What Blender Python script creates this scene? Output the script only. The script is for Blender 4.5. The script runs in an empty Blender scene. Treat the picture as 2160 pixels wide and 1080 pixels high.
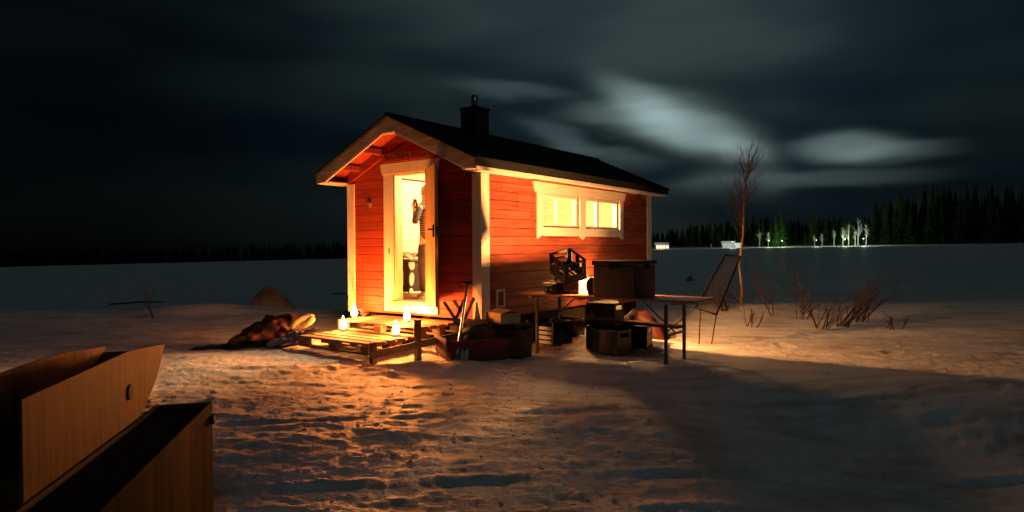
import bpy, math, random
import numpy as np
from mathutils import Vector, Matrix
random.seed(7)
R = math.radians
scene = bpy.context.scene
COL = scene.collection
F = 1367.0; EYE = 1.38
ANG = math.atan2(-0.5902, 0.8072)            # heading of the cabin frame
CO = Vector((-0.399, 8.4, 0.0))              # near corner of the cabin on the ground
CM = Matrix.Translation(CO) @ Matrix.Rotation(ANG, 4, 'Z')
def W(a, s, z=0.0):                          # cabin frame -> world
    return CM @ Vector((a, s, z))

# ---------------------------------------------------------------- helpers
class MB:
    def __init__(self): self.v = []; self.f = []; self.M = Matrix.Identity(4)
    def add(self, vs, fs):
        n = len(self.v)
        self.v += [tuple(self.M @ Vector(p)) for p in vs]
        self.f += [tuple(i + n for i in f) for f in fs]
        return self
    def box(self, x0, x1, y0, y1, z0, z1):
        if x1 < x0: x0, x1 = x1, x0
        if y1 < y0: y0, y1 = y1, y0
        if z1 < z0: z0, z1 = z1, z0
        return self.add([(x0,y0,z0),(x1,y0,z0),(x1,y1,z0),(x0,y1,z0),(x0,y0,z1),(x1,y0,z1),(x1,y1,z1),(x0,y1,z1)],
                 [(3,2,1,0),(4,5,6,7),(0,1,5,4),(1,2,6,5),(2,3,7,6),(3,0,4,7)])
    def prism_y(self, poly, y0, y1):        # polygon in (x,z) extruded over y
        n = len(poly)
        vs = [(x, y0, z) for x, z in poly] + [(x, y1, z) for x, z in poly]
        fs = [tuple(range(n))[::-1], tuple(range(n, 2*n))] + [(i, (i+1) % n, n+(i+1) % n, n+i) for i in range(n)]
        return self.add(vs, fs)
    def prism_x(self, poly, x0, x1):        # polygon in (y,z) extruded over x
        n = len(poly)
        vs = [(x0, y, z) for y, z in poly] + [(x1, y, z) for y, z in poly]
        fs = [tuple(range(n)), tuple(range(n, 2*n))[::-1]] + [(i, n+i, n+(i+1) % n, (i+1) % n) for i in range(n)]
        return self.add(vs, fs)
    def prism_z(self, poly, z0, z1):
        n = len(poly)
        vs = [(x, y, z0) for x, y in poly] + [(x, y, z1) for x, y in poly]
        fs = [tuple(range(n))[::-1], tuple(range(n, 2*n))] + [(i, (i+1) % n, n+(i+1) % n, n+i) for i in range(n)]
        return self.add(vs, fs)
    def tube(self, pts, rad, n=8, cap=True):
        pts = [Vector(p) for p in pts]
        if not hasattr(rad, '__len__'): rad = [rad]*len(pts)
        vs = []; fs = []
        up = None
        for i, p in enumerate(pts):
            d = (pts[min(i+1, len(pts)-1)] - pts[max(i-1, 0)]).normalized()
            if up is None:
                up = Vector((0,0,1)) if abs(d.z) < .9 else Vector((1,0,0))
            u = d.cross(up).normalized(); w = u.cross(d).normalized(); up = w
            for k in range(n):
                a = 2*math.pi*k/n
                vs.append(tuple(p + (u*math.cos(a) + w*math.sin(a))*rad[i]))
        for i in range(len(pts)-1):
            for k in range(n):
                fs.append((i*n+k, i*n+(k+1) % n, (i+1)*n+(k+1) % n, (i+1)*n+k))
        if cap:
            fs.append(tuple(range(n))[::-1]); fs.append(tuple(range((len(pts)-1)*n, len(pts)*n)))
        return self.add(vs, fs)
    def bar(self, p, q, w, h):              # rectangular bar from p to q
        p = Vector(p); q = Vector(q); d = (q-p).normalized()
        up = Vector((0,0,1)) if abs(d.z) < .95 else Vector((0,1,0))
        u = d.cross(up).normalized()*w/2; t = u.cross(d).normalized()*h/2
        vs = [tuple(b + su*u + st*t) for b in (p, q) for su, st in ((-1,-1),(1,-1),(1,1),(-1,1))]
        return self.add(vs, [(0,1,2,3),(7,6,5,4),(0,4,5,1),(1,5,6,2),(2,6,7,3),(3,7,4,0)])
    def lathe(self, prof, n=20, c=(0,0,0)):
        vs = []; fs = []
        for r, z in prof:
            for k in range(n):
                a = 2*math.pi*k/n; vs.append((c[0]+r*math.cos(a), c[1]+r*math.sin(a), c[2]+z))
        for i in range(len(prof)-1):
            for k in range(n): fs.append((i*n+k, i*n+(k+1) % n, (i+1)*n+(k+1) % n, (i+1)*n+k))
        fs.append(tuple(range(n))[::-1]); fs.append(tuple(range((len(prof)-1)*n, len(prof)*n)))
        return self.add(vs, fs)
    def blob(self, c, r, seed=0, jit=.12, n=10, m=14):   # lumpy ellipsoid
        rnd = random.Random(seed); ph = [rnd.uniform(0, 6.28) for _ in range(6)]
        vs = []; fs = []
        for i in range(n+1):
            th = math.pi*i/n
            for k in range(m):
                a = 2*math.pi*k/m
                j = 1 + jit*(math.sin(2*a+ph[0])*math.sin(2*th+ph[1]) + .6*math.sin(3*a+ph[2]+2*th) + .4*math.sin(5*a+ph[3])*math.sin(4*th+ph[4]))
                vs.append((c[0]+r[0]*j*math.sin(th)*math.cos(a), c[1]+r[1]*j*math.sin(th)*math.sin(a), c[2]+r[2]*j*math.cos(th)))
        for i in range(n):
            for k in range(m): fs.append((i*m+k, (i+1)*m+k, (i+1)*m+(k+1) % m, i*m+(k+1) % m))
        return self.add(vs, fs)
    def build(self, name, mat, parent=None, bevel=0, smooth=False):
        me = bpy.data.meshes.new(name); me.from_pydata(self.v, [], self.f); me.update()
        if mat: me.materials.append(mat)
        if smooth: me.polygons.foreach_set('use_smooth', [True]*len(me.polygons))
        o = bpy.data.objects.new(name, me); COL.objects.link(o)
        if parent: o.parent = parent
        if bevel:
            b = o.modifiers.new('bevel', 'BEVEL'); b.width = bevel; b.segments = 2; b.limit_method = 'ANGLE'; b.angle_limit = R(40)
        return o

def tag(o, label=None, cat=None, group=None, kind=None):
    if label: o['label'] = label
    if cat: o['category'] = cat
    if group: o['group'] = group
    if kind: o['kind'] = kind
    return o
def thing(name, label, cat, loc=(0,0,0), rz=0.0, group=None):
    o = bpy.data.objects.new(name, None); COL.objects.link(o); o.empty_display_size = .1
    o.location = loc; o.rotation_euler = (0,0,rz)
    return tag(o, label, cat, group)
def copy_tree(o, parent=None):
    c = o.copy(); COL.objects.link(c); c.parent = parent
    for ch in list(o.children): copy_tree(ch, c)
    return c
def put(o, a, s, z=0, rz=0):
    o.location = W(a, s, z); o.rotation_euler = (0, 0, ANG+rz); return o

# ---------------------------------------------------------------- materials
def newmat(name):
    m = bpy.data.materials.new(name); m.use_nodes = True
    nt = m.node_tree; b = nt.nodes['Principled BSDF']; return m, nt, b
def N(nt, t, **k):
    n = nt.nodes.new(t)
    for a, b in k.items(): setattr(n, a, b)
    return n
def mat(name, c1, c2=None, scale=(4,4,4), rough=.6, metal=0, bump=.2, bdist=.01, detail=6, spec=.5, island=0, ramp=(.35,.65)):
    m, nt, b = newmat(name)
    c2 = c2 or c1
    tc = N(nt, 'ShaderNodeTexCoord'); mp = N(nt, 'ShaderNodeMapping'); mp.inputs['Scale'].default_value = scale
    no = N(nt, 'ShaderNodeTexNoise'); no.inputs['Detail'].default_value = detail; no.inputs['Scale'].default_value = 1
    rp = N(nt, 'ShaderNodeValToRGB')
    rp.color_ramp.elements[0].position = ramp[0]; rp.color_ramp.elements[1].position = ramp[1]
    rp.color_ramp.elements[0].color = (*c1, 1); rp.color_ramp.elements[1].color = (*c2, 1)
    L = nt.links.new
    L(tc.outputs['Object'], mp.inputs['Vector']); L(mp.outputs[0], no.inputs['Vector']); L(no.outputs['Fac'], rp.inputs['Fac'])
    col = rp.outputs[0]
    if island:
        g = N(nt, 'ShaderNodeNewGeometry'); mr = N(nt, 'ShaderNodeMapRange')
        mr.inputs['To Min'].default_value = 1-island; mr.inputs['To Max'].default_value = 1+island
        L(g.outputs['Random Per Island'], mr.inputs['Value'])
        mx = N(nt, 'ShaderNodeVectorMath', operation='SCALE'); L(col, mx.inputs[0]); L(mr.outputs[0], mx.inputs['Scale'])
        col = mx.outputs[0]
        # shift the texture per island too
        ad = N(nt, 'ShaderNodeVectorMath', operation='ADD'); cm = N(nt, 'ShaderNodeCombineXYZ')
        ml = N(nt, 'ShaderNodeMath', operation='MULTIPLY'); ml.inputs[1].default_value = 37
        L(g.outputs['Random Per Island'], ml.inputs[0])
        for i in range(3): L(ml.outputs[0], cm.inputs[i])
        L(mp.outputs[0], ad.inputs[0]); L(cm.outputs[0], ad.inputs[1]); L(ad.outputs[0], no.inputs['Vector'])
    L(col, b.inputs['Base Color'])
    b.inputs['Roughness'].default_value = rough; b.inputs['Metallic'].default_value = metal
    b.inputs['Specular IOR Level'].default_value = spec
    if bump:
        bp = N(nt, 'ShaderNodeBump'); bp.inputs['Strength'].default_value = bump; bp.inputs['Distance'].default_value = bdist
        L(no.outputs['Fac'], bp.inputs['Height']); L(bp.outputs[0], b.inputs['Normal'])
    return m
def paintwood(name, c, knot, stretch, fleck=.25, rough=.65):
    """painted / stained boards: grain along one axis, knots and worn specks"""
    m, nt, b = newmat(name); L = nt.links.new
    tc = N(nt, 'ShaderNodeTexCoord'); g = N(nt, 'ShaderNodeNewGeometry')
    ml = N(nt, 'ShaderNodeMath', operation='MULTIPLY'); ml.inputs[1].default_value = 61
    L(g.outputs['Random Per Island'], ml.inputs[0])
    ad = N(nt, 'ShaderNodeVectorMath', operation='ADD'); cm = N(nt, 'ShaderNodeCombineXYZ')
    for i in range(3): L(ml.outputs[0], cm.inputs[i])
    L(tc.outputs['Object'], ad.inputs[0]); L(cm.outputs[0], ad.inputs[1])
    mp = N(nt, 'ShaderNodeMapping'); mp.inputs['Scale'].default_value = stretch; L(ad.outputs[0], mp.inputs[0])
    gr = N(nt, 'ShaderNodeTexNoise'); gr.inputs['Scale'].default_value = 1; gr.inputs['Detail'].default_value = 8; gr.inputs['Distortion'].default_value = .6
    L(mp.outputs[0], gr.inputs['Vector'])
    bl = N(nt, 'ShaderNodeTexNoise'); bl.inputs['Scale'].default_value = 2.2; bl.inputs['Detail'].default_value = 5; L(ad.outputs[0], bl.inputs['Vector'])
    vo = N(nt, 'ShaderNodeTexVoronoi'); vo.inputs['Scale'].default_value = 5.5; L(ad.outputs[0], vo.inputs['Vector'])
    kr = N(nt, 'ShaderNodeValToRGB'); kr.color_ramp.elements[0].position = .05; kr.color_ramp.elements[1].position = .11
    kr.color_ramp.elements[0].color = (1,1,1,1); kr.color_ramp.elements[1].color = (0,0,0,1); L(vo.outputs['Distance'], kr.inputs[0])
    def mixc(a, bcol, fac, ty='MIX'):
        x = N(nt, 'ShaderNodeMix'); x.data_type = 'RGBA'; x.blend_type = ty
        for s, v in ((x.inputs[6], a), (x.inputs[7], bcol), (x.inputs[0], fac)):
            if hasattr(v, 'links'): L(v, s)
            else: s.default_value = v if not isinstance(v, tuple) else (*v, 1)
        return x.outputs[2]
    r1 = N(nt, 'ShaderNodeValToRGB'); r1.color_ramp.elements[0].position = .3; r1.color_ramp.elements[1].position = .7
    r1.color_ramp.elements[0].color = (1-fleck,)*3 + (1,); r1.color_ramp.elements[1].color = (1+fleck*.5,)*3 + (1,); L(gr.outputs[0], r1.inputs[0])
    r2 = N(nt, 'ShaderNodeValToRGB'); r2.color_ramp.elements[0].position = .3; r2.color_ramp.elements[1].position = .7
    r2.color_ramp.elements[0].color = (1-fleck*.7,)*3 + (1,); r2.color_ramp.elements[1].color = (1.05,)*3 + (1,); L(bl.outputs[0], r2.inputs[0])
    c0 = mixc(c, r1.outputs[0], 1.0, 'MULTIPLY'); c1 = mixc(c0, r2.outputs[0], 1.0, 'MULTIPLY')
    mr = N(nt, 'ShaderNodeMapRange'); mr.inputs['To Min'].default_value = 1-fleck*.45; mr.inputs['To Max'].default_value = 1+fleck*.45
    L(g.outputs['Random Per Island'], mr.inputs[0])
    sc = N(nt, 'ShaderNodeVectorMath', operation='SCALE'); L(c1, sc.inputs[0]); L(mr.outputs[0], sc.inputs['Scale'])
    c3 = mixc(sc.outputs[0], knot, kr.outputs[0])
    L(c3, b.inputs['Base Color']); b.inputs['Roughness'].default_value = rough
    b.inputs['Specular IOR Level'].default_value = .25
    bp = N(nt, 'ShaderNodeBump'); bp.inputs['Strength'].default_value = .35; bp.inputs['Distance'].default_value = .004
    L(gr.outputs[0], bp.inputs['Height']); L(bp.outputs[0], b.inputs['Normal'])
    return m
def emis(name, c, s):
    m, nt, b = newmat(name); b.inputs['Base Color'].default_value = (*c, 1)
    b.inputs['Emission Color'].default_value = (*c, 1); b.inputs['Emission Strength'].default_value = s; return m

M = {}
M['red_x'] = paintwood('red_paint_x', (.34,.048,.022), (.10,.012,.008), (1.6,40,40), .30)
M['red_y'] = paintwood('red_paint_y', (.40,.088,.045), (.09,.012,.008), (40,1.6,40), .50)
M['white_z'] = paintwood('white_paint_z', (.72,.66,.55), (.50,.38,.25), (40,40,1.6), .12)
M['white_y'] = paintwood('white_paint_y', (.72,.66,.55), (.50,.38,.25), (40,1.6,40), .12)
M['raw_x'] = paintwood('raw_board', (.70,.54,.35), (.30,.17,.08), (1.6,34,34), .55)
M['pine'] = paintwood('pine_board', (.62,.42,.22), (.30,.15,.06), (1.4,30,30), .22)
M['pine_y'] = paintwood('pine_board_y', (.66,.50,.32), (.36,.20,.10), (30,1.4,30), .18)
M['pine_z'] = paintwood('pine_board_z', (.50,.28,.11), (.32,.16,.07), (30,30,1.4), .22)
M['pallet'] = paintwood('pallet_wood', (.34,.21,.11), (.20,.10,.05), (1.6,34,34), .40, .8)
M['grey_wood'] = paintwood('weathered_wood', (.30,.19,.10), (.12,.07,.04), (1.6,34,34), .40, .8)
M['ply'] = paintwood('plywood', (.12,.060,.012), (.06,.03,.010), (18,18,2.0), .60, .7)
M['ply_dark'] = mat('shaded_streaky_plywood', (.005,.003,.0015), (.075,.036,.008), (3,7,.8), .8, 0, .3, ramp=(.40,.70), detail=10, spec=.05)  # streaky plywood, darkened to carry the shade on the box face
M['floor'] = paintwood('floor_board', (.22,.13,.07), (.08,.04,.02), (30,1.6,30), .35)
M['table'] = paintwood('table_top', (.50,.20,.07), (.25,.10,.04), (1.4,30,30), .25, .35)
M['tarred'] = mat('tarred_beam', (.02,.012,.008), (.04,.025,.016), (4,4,4), .9)
M['felt'] = mat('roof_felt', (.010,.011,.012), (.022,.023,.024), (30,30,30), .95, bump=.3, bdist=.004, spec=.1)
M['black_metal'] = mat('black_metal', (.012,.012,.012), (.03,.028,.026), (8,8,8), .5, .6, .1)
M['chimney'] = mat('chimney_sheet', (.020,.017,.015), (.035,.030,.026), (5,5,5), .6, .3, .1)
M['steel'] = mat('steel', (.35,.35,.34), (.5,.5,.48), (20,20,4), .35, 1, .05)
M['green_metal'] = mat('green_metal', (.05,.09,.045), (.08,.12,.06), (9,9,9), .45, .2, .1)
M['black_plastic'] = mat('black_plastic', (.005,.005,.006), (.008,.008,.009), (6,6,6), .7, 0, .05, spec=.12)
M['dark_green'] = mat('dark_green_plastic', (.005,.008,.006), (.010,.014,.010), (6,6,6), .5, 0, .1)
M['grey_plastic'] = mat('grey_green_box', (.012,.014,.011), (.022,.024,.019), (5,5,5), .6, 0, .1)
M['red_plastic'] = mat('red_plastic', (.12,.010,.006), (.18,.018,.010), (5,5,5), .4, 0, .1)
M['card'] = mat('cardboard', (.42,.27,.14), (.55,.38,.21), (5,14,14), .9, 0, .1)
M['paper'] = mat('paper', (.75,.72,.66), (.8,.77,.7), (8,8,8), .8, 0, .1)
M['black_cloth'] = mat('black_cloth', (.012,.011,.011), (.03,.027,.025), (12,12,12), .95, 0, .5)
M['brown_hide'] = mat('brown_leather', (.025,.009,.005), (.15,.052,.020), (7,7,7), .35, 0, .5, .02)
M['fleece'] = mat('fleece', (.50,.38,.20), (.68,.55,.33), (40,40,40), .95, 0, 1, .02)
M['lilac_cloth'] = mat('lilac_cloth', (.10,.08,.13), (.22,.17,.26), (7,7,7), .7, 0, .4, .02)
M['orange_tarp'] = mat('orange_tarp', (.03,.006,.003), (.08,.014,.005), (5,5,5), .55, 0, .6, .03)
M['stone'] = mat('boulder_stone', (.10,.075,.05), (.30,.21,.13), (3.2,3.2,3.2), .9, 0, .9, .08, detail=10)
M['kiuas'] = mat('sauna_stone', (.16,.12,.09), (.34,.26,.20), (14,14,14), .9, 0, .6, .02)
M['towel'] = mat('pale_towel', (.68,.58,.44), (.78,.68,.52), (10,10,10), .95, 0, .4)
M['wicker'] = mat('wicker', (.05,.028,.014), (.16,.085,.04), (6,6,60), .85, 0, 1, .02)
M['bark'] = mat('twig_bark', (.030,.013,.009), (.075,.030,.020), (30,30,8), .8, 0, .6, .01)
M['birch_bark'] = mat('birch_bark', (.16,.055,.035), (.42,.24,.17), (14,14,3), .7, 0, .5, .01)
M['twig_far'] = mat('bare_birch', (.16,.16,.14), (.32,.32,.28), (2,2,.5), .8, 0, 0)
M['needles'] = mat('spruce_needles', (.010,.020,.007), (.040,.075,.022), (.5,.5,.5), .9, 0, 0, spec=.05)
M['needles_dark'] = mat('far_wood_needles', (.006,.012,.006), (.018,.028,.012), (.4,.4,.4), .95, 0, 0, spec=0)
M['wax'] = mat('candle_wax', (.75,.68,.5), None, (4,4,4), .4, 0, 0)
M['tin'] = mat('tin', (.45,.43,.4), (.6,.58,.55), (9,9,9), .35, 1, .05)
M['flame'] = emis('candle_flame', (1.0,.62,.22), 90)
M['skin'] = mat('skin', (.34,.17,.10), (.42,.22,.14), (9,9,9), .5, 0, .05)
M['hair'] = mat('blond_hair', (.10,.055,.022), (.20,.12,.05), (60,60,6), .6, 0, .6)
M['trousers'] = mat('brown_trousers', (.016,.009,.006), (.035,.018,.012), (9,9,9), .9, 0, .3)
M['sleeve'] = mat('grey_sleeve', (.008,.005,.004), (.018,.011,.009), (9,9,9), .9, 0, .3)
M['wall_far'] = mat('pale_cottage_wall', (.5,.48,.42), (.6,.58,.5), (1,1,1), .8, 0, 0)
M['roof_snow'] = mat('roof_snow', (.8,.82,.85), None, (1,1,1), .8, 0, 0)
M['win_warm'] = emis('lit_window', (1.0,.72,.38), 6)
M['lamp_white'] = emis('lamp_glow', (.9,1.0,.82), 5)

def stripes():
    m, nt, b = newmat('striped_jumper'); L = nt.links.new
    tc = N(nt, 'ShaderNodeTexCoord'); w = N(nt, 'ShaderNodeTexWave'); w.wave_type = 'BANDS'; w.bands_direction = 'Z'
    w.inputs['Scale'].default_value = 9; r = N(nt, 'ShaderNodeValToRGB'); r.color_ramp.interpolation = 'CONSTANT'
    r.color_ramp.elements[0].color = (.014,.007,.006,1); r.color_ramp.elements[1].position = .68; r.color_ramp.elements[1].color = (.16,.09,.06,1)
    L(tc.outputs['Object'], w.inputs[0]); L(w.outputs['Fac'], r.inputs[0]); L(r.outputs[0], b.inputs['Base Color']); b.inputs['Roughness'].default_value = .9
    return m
M['jumper'] = stripes()
def glass():
    m = bpy.data.materials.new('window_glass'); m.use_nodes = True; nt = m.node_tree; nt.nodes.clear(); L = nt.links.new
    o = N(nt, 'ShaderNodeOutputMaterial'); t = N(nt, 'ShaderNodeBsdfTransparent'); g = N(nt, 'ShaderNodeBsdfGlossy'); g.inputs['Roughness'].default_value = .05
    d = N(nt, 'ShaderNodeBsdfDiffuse'); d.inputs[0].default_value = (.8,.8,.78,1)
    x0 = N(nt, 'ShaderNodeMixShader'); x0.inputs[0].default_value = .07; L(t.outputs[0], x0.inputs[1]); L(g.outputs[0], x0.inputs[2])
    x1 = N(nt, 'ShaderNodeMixShader'); x1.inputs[0].default_value = .10; L(x0.outputs[0], x1.inputs[1]); L(d.outputs[0], x1.inputs[2])
    L(x1.outputs[0], o.inputs[0]); return m
M['glass'] = glass()
def snowmat():
    m, nt, b = newmat('snow'); L = nt.links.new
    g = N(nt, 'ShaderNodeNewGeometry')
    def noise(sc, det, mpv=None, rgh=.55):
        n = N(nt, 'ShaderNodeTexNoise'); n.inputs['Scale'].default_value = sc; n.inputs['Detail'].default_value = det; n.inputs['Roughness'].default_value = rgh
        if mpv:
            mp = N(nt, 'ShaderNodeMapping'); mp.inputs['Scale'].default_value = mpv; L(g.outputs['Position'], mp.inputs[0]); L(mp.outputs[0], n.inputs['Vector'])
        else: L(g.outputs['Position'], n.inputs['Vector'])
        return n
    n1 = noise(1, 6, (1.2, 3.2, 1)); r = N(nt, 'ShaderNodeValToRGB')
    r.color_ramp.elements[0].position = .28; r.color_ramp.elements[0].color = (.50,.43,.35,1)
    r.color_ramp.elements[1].position = .55; r.color_ramp.elements[1].color = (.78,.78,.77,1)
    L(n1.outputs[0], r.inputs[0])
    # bits of bark and needles trodden into the snow
    n4 = noise(26, 3, None, .6); r4 = N(nt, 'ShaderNodeValToRGB'); r4.color_ramp.elements[0].position = .27; r4.color_ramp.elements[1].position = .33
    r4.color_ramp.elements[0].color = (.25,.18,.12,1); r4.color_ramp.elements[1].color = (1,1,1,1); L(n4.outputs[0], r4.inputs[0])
    mx = N(nt, 'ShaderNodeMix'); mx.data_type = 'RGBA'; mx.blend_type = 'MULTIPLY'; mx.inputs[0].default_value = 1
    L(r.outputs[0], mx.inputs[6]); L(r4.outputs[0], mx.inputs[7]); L(mx.outputs[2], b.inputs['Base Color'])
    b.inputs['Roughness'].default_value = .55; b.inputs['Specular IOR Level'].default_value = .35
    n2 = noise(18, 6, (.6, 1.5, 1), .7); n3 = noise(80, 4)
    b1 = N(nt, 'ShaderNodeBump'); b1.inputs['Strength'].default_value = .8; b1.inputs['Distance'].default_value = .035; L(n2.outputs[0], b1.inputs['Height'])
    b2 = N(nt, 'ShaderNodeBump'); b2.inputs['Strength'].default_value = .6; b2.inputs['Distance'].default_value = .008
    L(n3.outputs[0], b2.inputs['Height']); L(b1.outputs[0], b2.inputs['Normal']); L(b2.outputs[0], b.inputs['Normal'])
    return m
M['snow'] = snowmat()

# ---------------------------------------------------------------- ground
rs = np.random.RandomState(3); PT = rs.rand(256, 256)
def vnoise(x, y):
    xi = np.floor(x).astype(int); yi = np.floor(y).astype(int); fx = x-xi; fy = y-yi
    fx = fx*fx*fx*(fx*(fx*6-15)+10); fy = fy*fy*fy*(fy*(fy*6-15)+10)
    g = lambda a, b: PT[a & 255, b & 255]
    return (g(xi,yi)*(1-fx)+g(xi+1,yi)*fx)*(1-fy) + (g(xi,yi+1)*(1-fx)+g(xi+1,yi+1)*fx)*fy - .5
def fbm(x, y, o=4):
    t = 0; a = 1.
    for i in range(o): t = t + a*vnoise(x+17.3*i, y+9.1*i); x = x*2.03; y = y*2.03; a *= .5
    return t
def ss(a, b, x): t = np.clip((x-a)/(b-a), 0, 1); return t*t*(3-2*t)
def shore_drop(az):                          # height of the far shore by direction
    return np.interp(az, [-45,-30.6,-14.4,0,13.2,22,30.6,45], [-6.8,-6.0,-4.8,-2.6,-.7,.0,.5,.9])
def base_h(x, y):
    x = np.asarray(x, float); y = np.asarray(y, float)
    r = np.hypot(x, y); az = np.degrees(np.arctan2(x, y))
    bank = 13.6 + .35*np.sin(x*.6) + np.where(x > 0, .9*ss(2, 7, x), 0)
    h = .10*ss(bank-3.0, bank-.6, y) - .62*ss(bank-.4, bank+4.5, y)
    zs = shore_drop(az)
    k = np.clip((r-20)/330., 0, 1)
    h = np.where(r > 20, h*(1-k)+zs*k, h)
    h = h + np.clip(r-350, 0, 60)*.03*(az > 10) - np.clip(r-365, 0, 4000)*.03*(az <= 10)
    h = h - .11*ss(0, 2.0, 5.4+.1*x-y)*ss(-3, 0, y)  # slope added to tilt the foreground away from the candles and darken it
    # dip and crest added at the right to shape the shadow edge
    crest = 6.75 - .40*(x-1.8)
    h = h - .22*ss(.9, 3.0, x)*ss(0, 1.25, crest-y)*ss(-3, 0, y)
    h = h + .05*np.exp(-((y-crest-.4)/.6)**2)*ss(1.0, 2.2, x)
    return h
def H(x, y): return float(base_h(x, y))
def full_h(x, y):
    h = base_h(x, y); r = np.hypot(x, y)
    near = 1-ss(14, 24, r)
    wx = x + .5*fbm(x*.5, y*.5, 2); wy = y + .25*fbm(x*.7+5, y*.7, 3)
    sk = wy + .10*wx
    rid = 1-np.abs(2*vnoise(wx*.45+3, sk*3.0))*2
    t = .014*fbm(wx*.9, sk*2.2, 3) + .010*fbm(wx*1.8+9, sk*8.5, 4) + .013*fbm(x*4.5, y*13, 5) + .011*fbm(x*15, y*24, 4)
    # wheel tracks
    for off in (4.05, 5.35, 3.55):
        c = off + .12*x + .05*np.sin(x*.8+off)
        t = t + (-.011*np.exp(-((y-c)/.035)**2) + .009*np.exp(-((y-c-.09)/.035)**2))*(1+2*vnoise(x*3+off, y*0+off))
    # trodden hollows
    for i in range(26):
        px = rs2.uniform(-5, 7); py = rs2.uniform(5.6, 13.2); an = rs2.uniform(0, 3.1); ca, sa = math.cos(an), math.sin(an)
        dx = (x-px)*ca + (y-py)*sa; dy = -(x-px)*sa + (y-py)*ca
        q = (dx/.15)**2 + (dy/.08)**2
        t = t - .018*np.exp(-q)*(1+1.5*vnoise(x*14, y*14)) + .008*np.exp(-((np.sqrt(q)-1.7)/.5)**2)
    loc = (np.abs((x-CO.x)*.807-(y-CO.y)*.59 + 1.29) < 1.3) & (((x-CO.x)*.59+(y-CO.y)*.807) > 0) & (((x-CO.x)*.59+(y-CO.y)*.807) < 5.3)
    amp = np.where(loc, .3, 1.0)
    far = .035*fbm(x*.25, y*.55, 3)*ss(14, 22, r)*(1-ss(120, 300, r))
    # snow drift heaps along the bank
    dr = .16*np.exp(-(((x+6.2)/1.2)**2+((y-13.1)/.5)**2)) + .14*np.exp(-(((x-4.6)/1.6)**2+((y-12.6)/.7)**2)) + .10*np.exp(-(((x-1.3)/.9)**2+((y-9.2)/.5)**2))
    lump = .05*np.exp(-((x-(-.3)-.4*y*0)**2/9.))*np.exp(-((y-7.35)/.35)**2)*(1+2*fbm(x*2, y*3, 3))
    return h + (t*amp)*near + far + dr + lump
rs2 = np.random.RandomState(11)
def make_ground():
    rr = [0.3]
    while rr[-1] < 15: rr.append(rr[-1]*1.0065 + .0005)
    while rr[-1] < 60: rr.append(rr[-1]*1.02)
    while rr[-1] < 4000: rr.append(rr[-1]*1.06)
    rr = np.array(rr)
    aa = np.concatenate([np.arange(-180, -46, 4.), np.arange(-46, 46, .16), np.arange(46, 180.1, 4.)]); aa[-1] = 180
    Rm, Am = np.meshgrid(rr, np.radians(aa), indexing='ij')
    X = Rm*np.sin(Am); Y = Rm*np.cos(Am); Z = full_h(X, Y)
    n, m = X.shape
    co = np.stack([X, Y, Z], -1).reshape(-1, 3).astype(np.float32)
    i = np.arange(n-1)[:, None]*m + np.arange(m-1)[None, :]
    q = np.stack([i, i+m, i+m+1, i+1], -1).reshape(-1, 4)
    # close the middle
    c0 = len(co); co = np.vstack([co, [[0, 0, float(base_h(0, 0))]]]).astype(np.float32)
    me = bpy.data.meshes.new('snow_ground')
    tri = np.stack([np.arange(m-1), np.arange(1, m), np.full(m-1, c0)], -1)
    me.vertices.add(len(co)); me.vertices.foreach_set('co', co.ravel())
    nl = q.size + tri.size; me.loops.add(nl)
    me.loops.foreach_set('vertex_index', np.concatenate([q[:, ::-1].ravel(), tri[:, ::-1].ravel()]).astype(np.int32))
    npoly = len(q)+len(tri); me.polygons.add(npoly)
    st = np.concatenate([np.arange(len(q))*4, len(q)*4+np.arange(len(tri))*3]).astype(np.int32)
    me.polygons.foreach_set('loop_start', st)
    me.polygons.foreach_set('use_smooth', np.ones(npoly, bool))
    me.update(calc_edges=True); me.validate()
    me.materials.append(M['snow'])
    if me.polygons[0].normal.z < 0: me.flip_normals()
    o = bpy.data.objects.new('snow_ground', me); COL.objects.link(o); tag(o, kind='structure'); return o
GROUND = make_ground()
bpy.context.view_layer.update()
def full_s(x, y):
    hit = GROUND.ray_cast((x, y, 3.0), (0, 0, -1)); return hit[1].z if hit[0] else H(x, y)

b = MB(); rnd = random.Random(66)
for k in range(1500):
    y = 3.2+7.5*rnd.random()**1.4; x = rnd.uniform(-.62, .66)*y; r = rnd.choice((.004,.006,.006,.009,.012,.018))*rnd.uniform(.7,1.2)
    z = float(full_s(x, y)); n = len(b.v)
    vs = [(x+r*rnd.uniform(.7,1.3)*dx, y+r*rnd.uniform(.7,1.3)*dy, z+r*.7*rnd.uniform(.7,1.3)*dz) for dx, dy, dz in ((1,0,0),(0,1,0),(-1,0,0),(0,-1,0),(0,0,1),(0,0,-1))]
    b.add(vs, [(0,1,4),(1,2,4),(2,3,4),(3,0,4),(1,0,5),(2,1,5),(3,2,5),(0,3,5)])
o = b.build('snow_crumbs', M['snow'], None); tag(o, 'loose crumbs of broken snow scattered over the trodden yard', 'snow', kind='stuff')
def px(u, v, Y):                             # a point seen in the photograph, at depth Y
    return Vector(((u-1080)/F*Y, Y, EYE - (v-519-.006*(1080-u))/F*Y))
def gy(u, v, z=0.0): return (EYE-z)*F/(v-519-.006*(1080-u))

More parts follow.
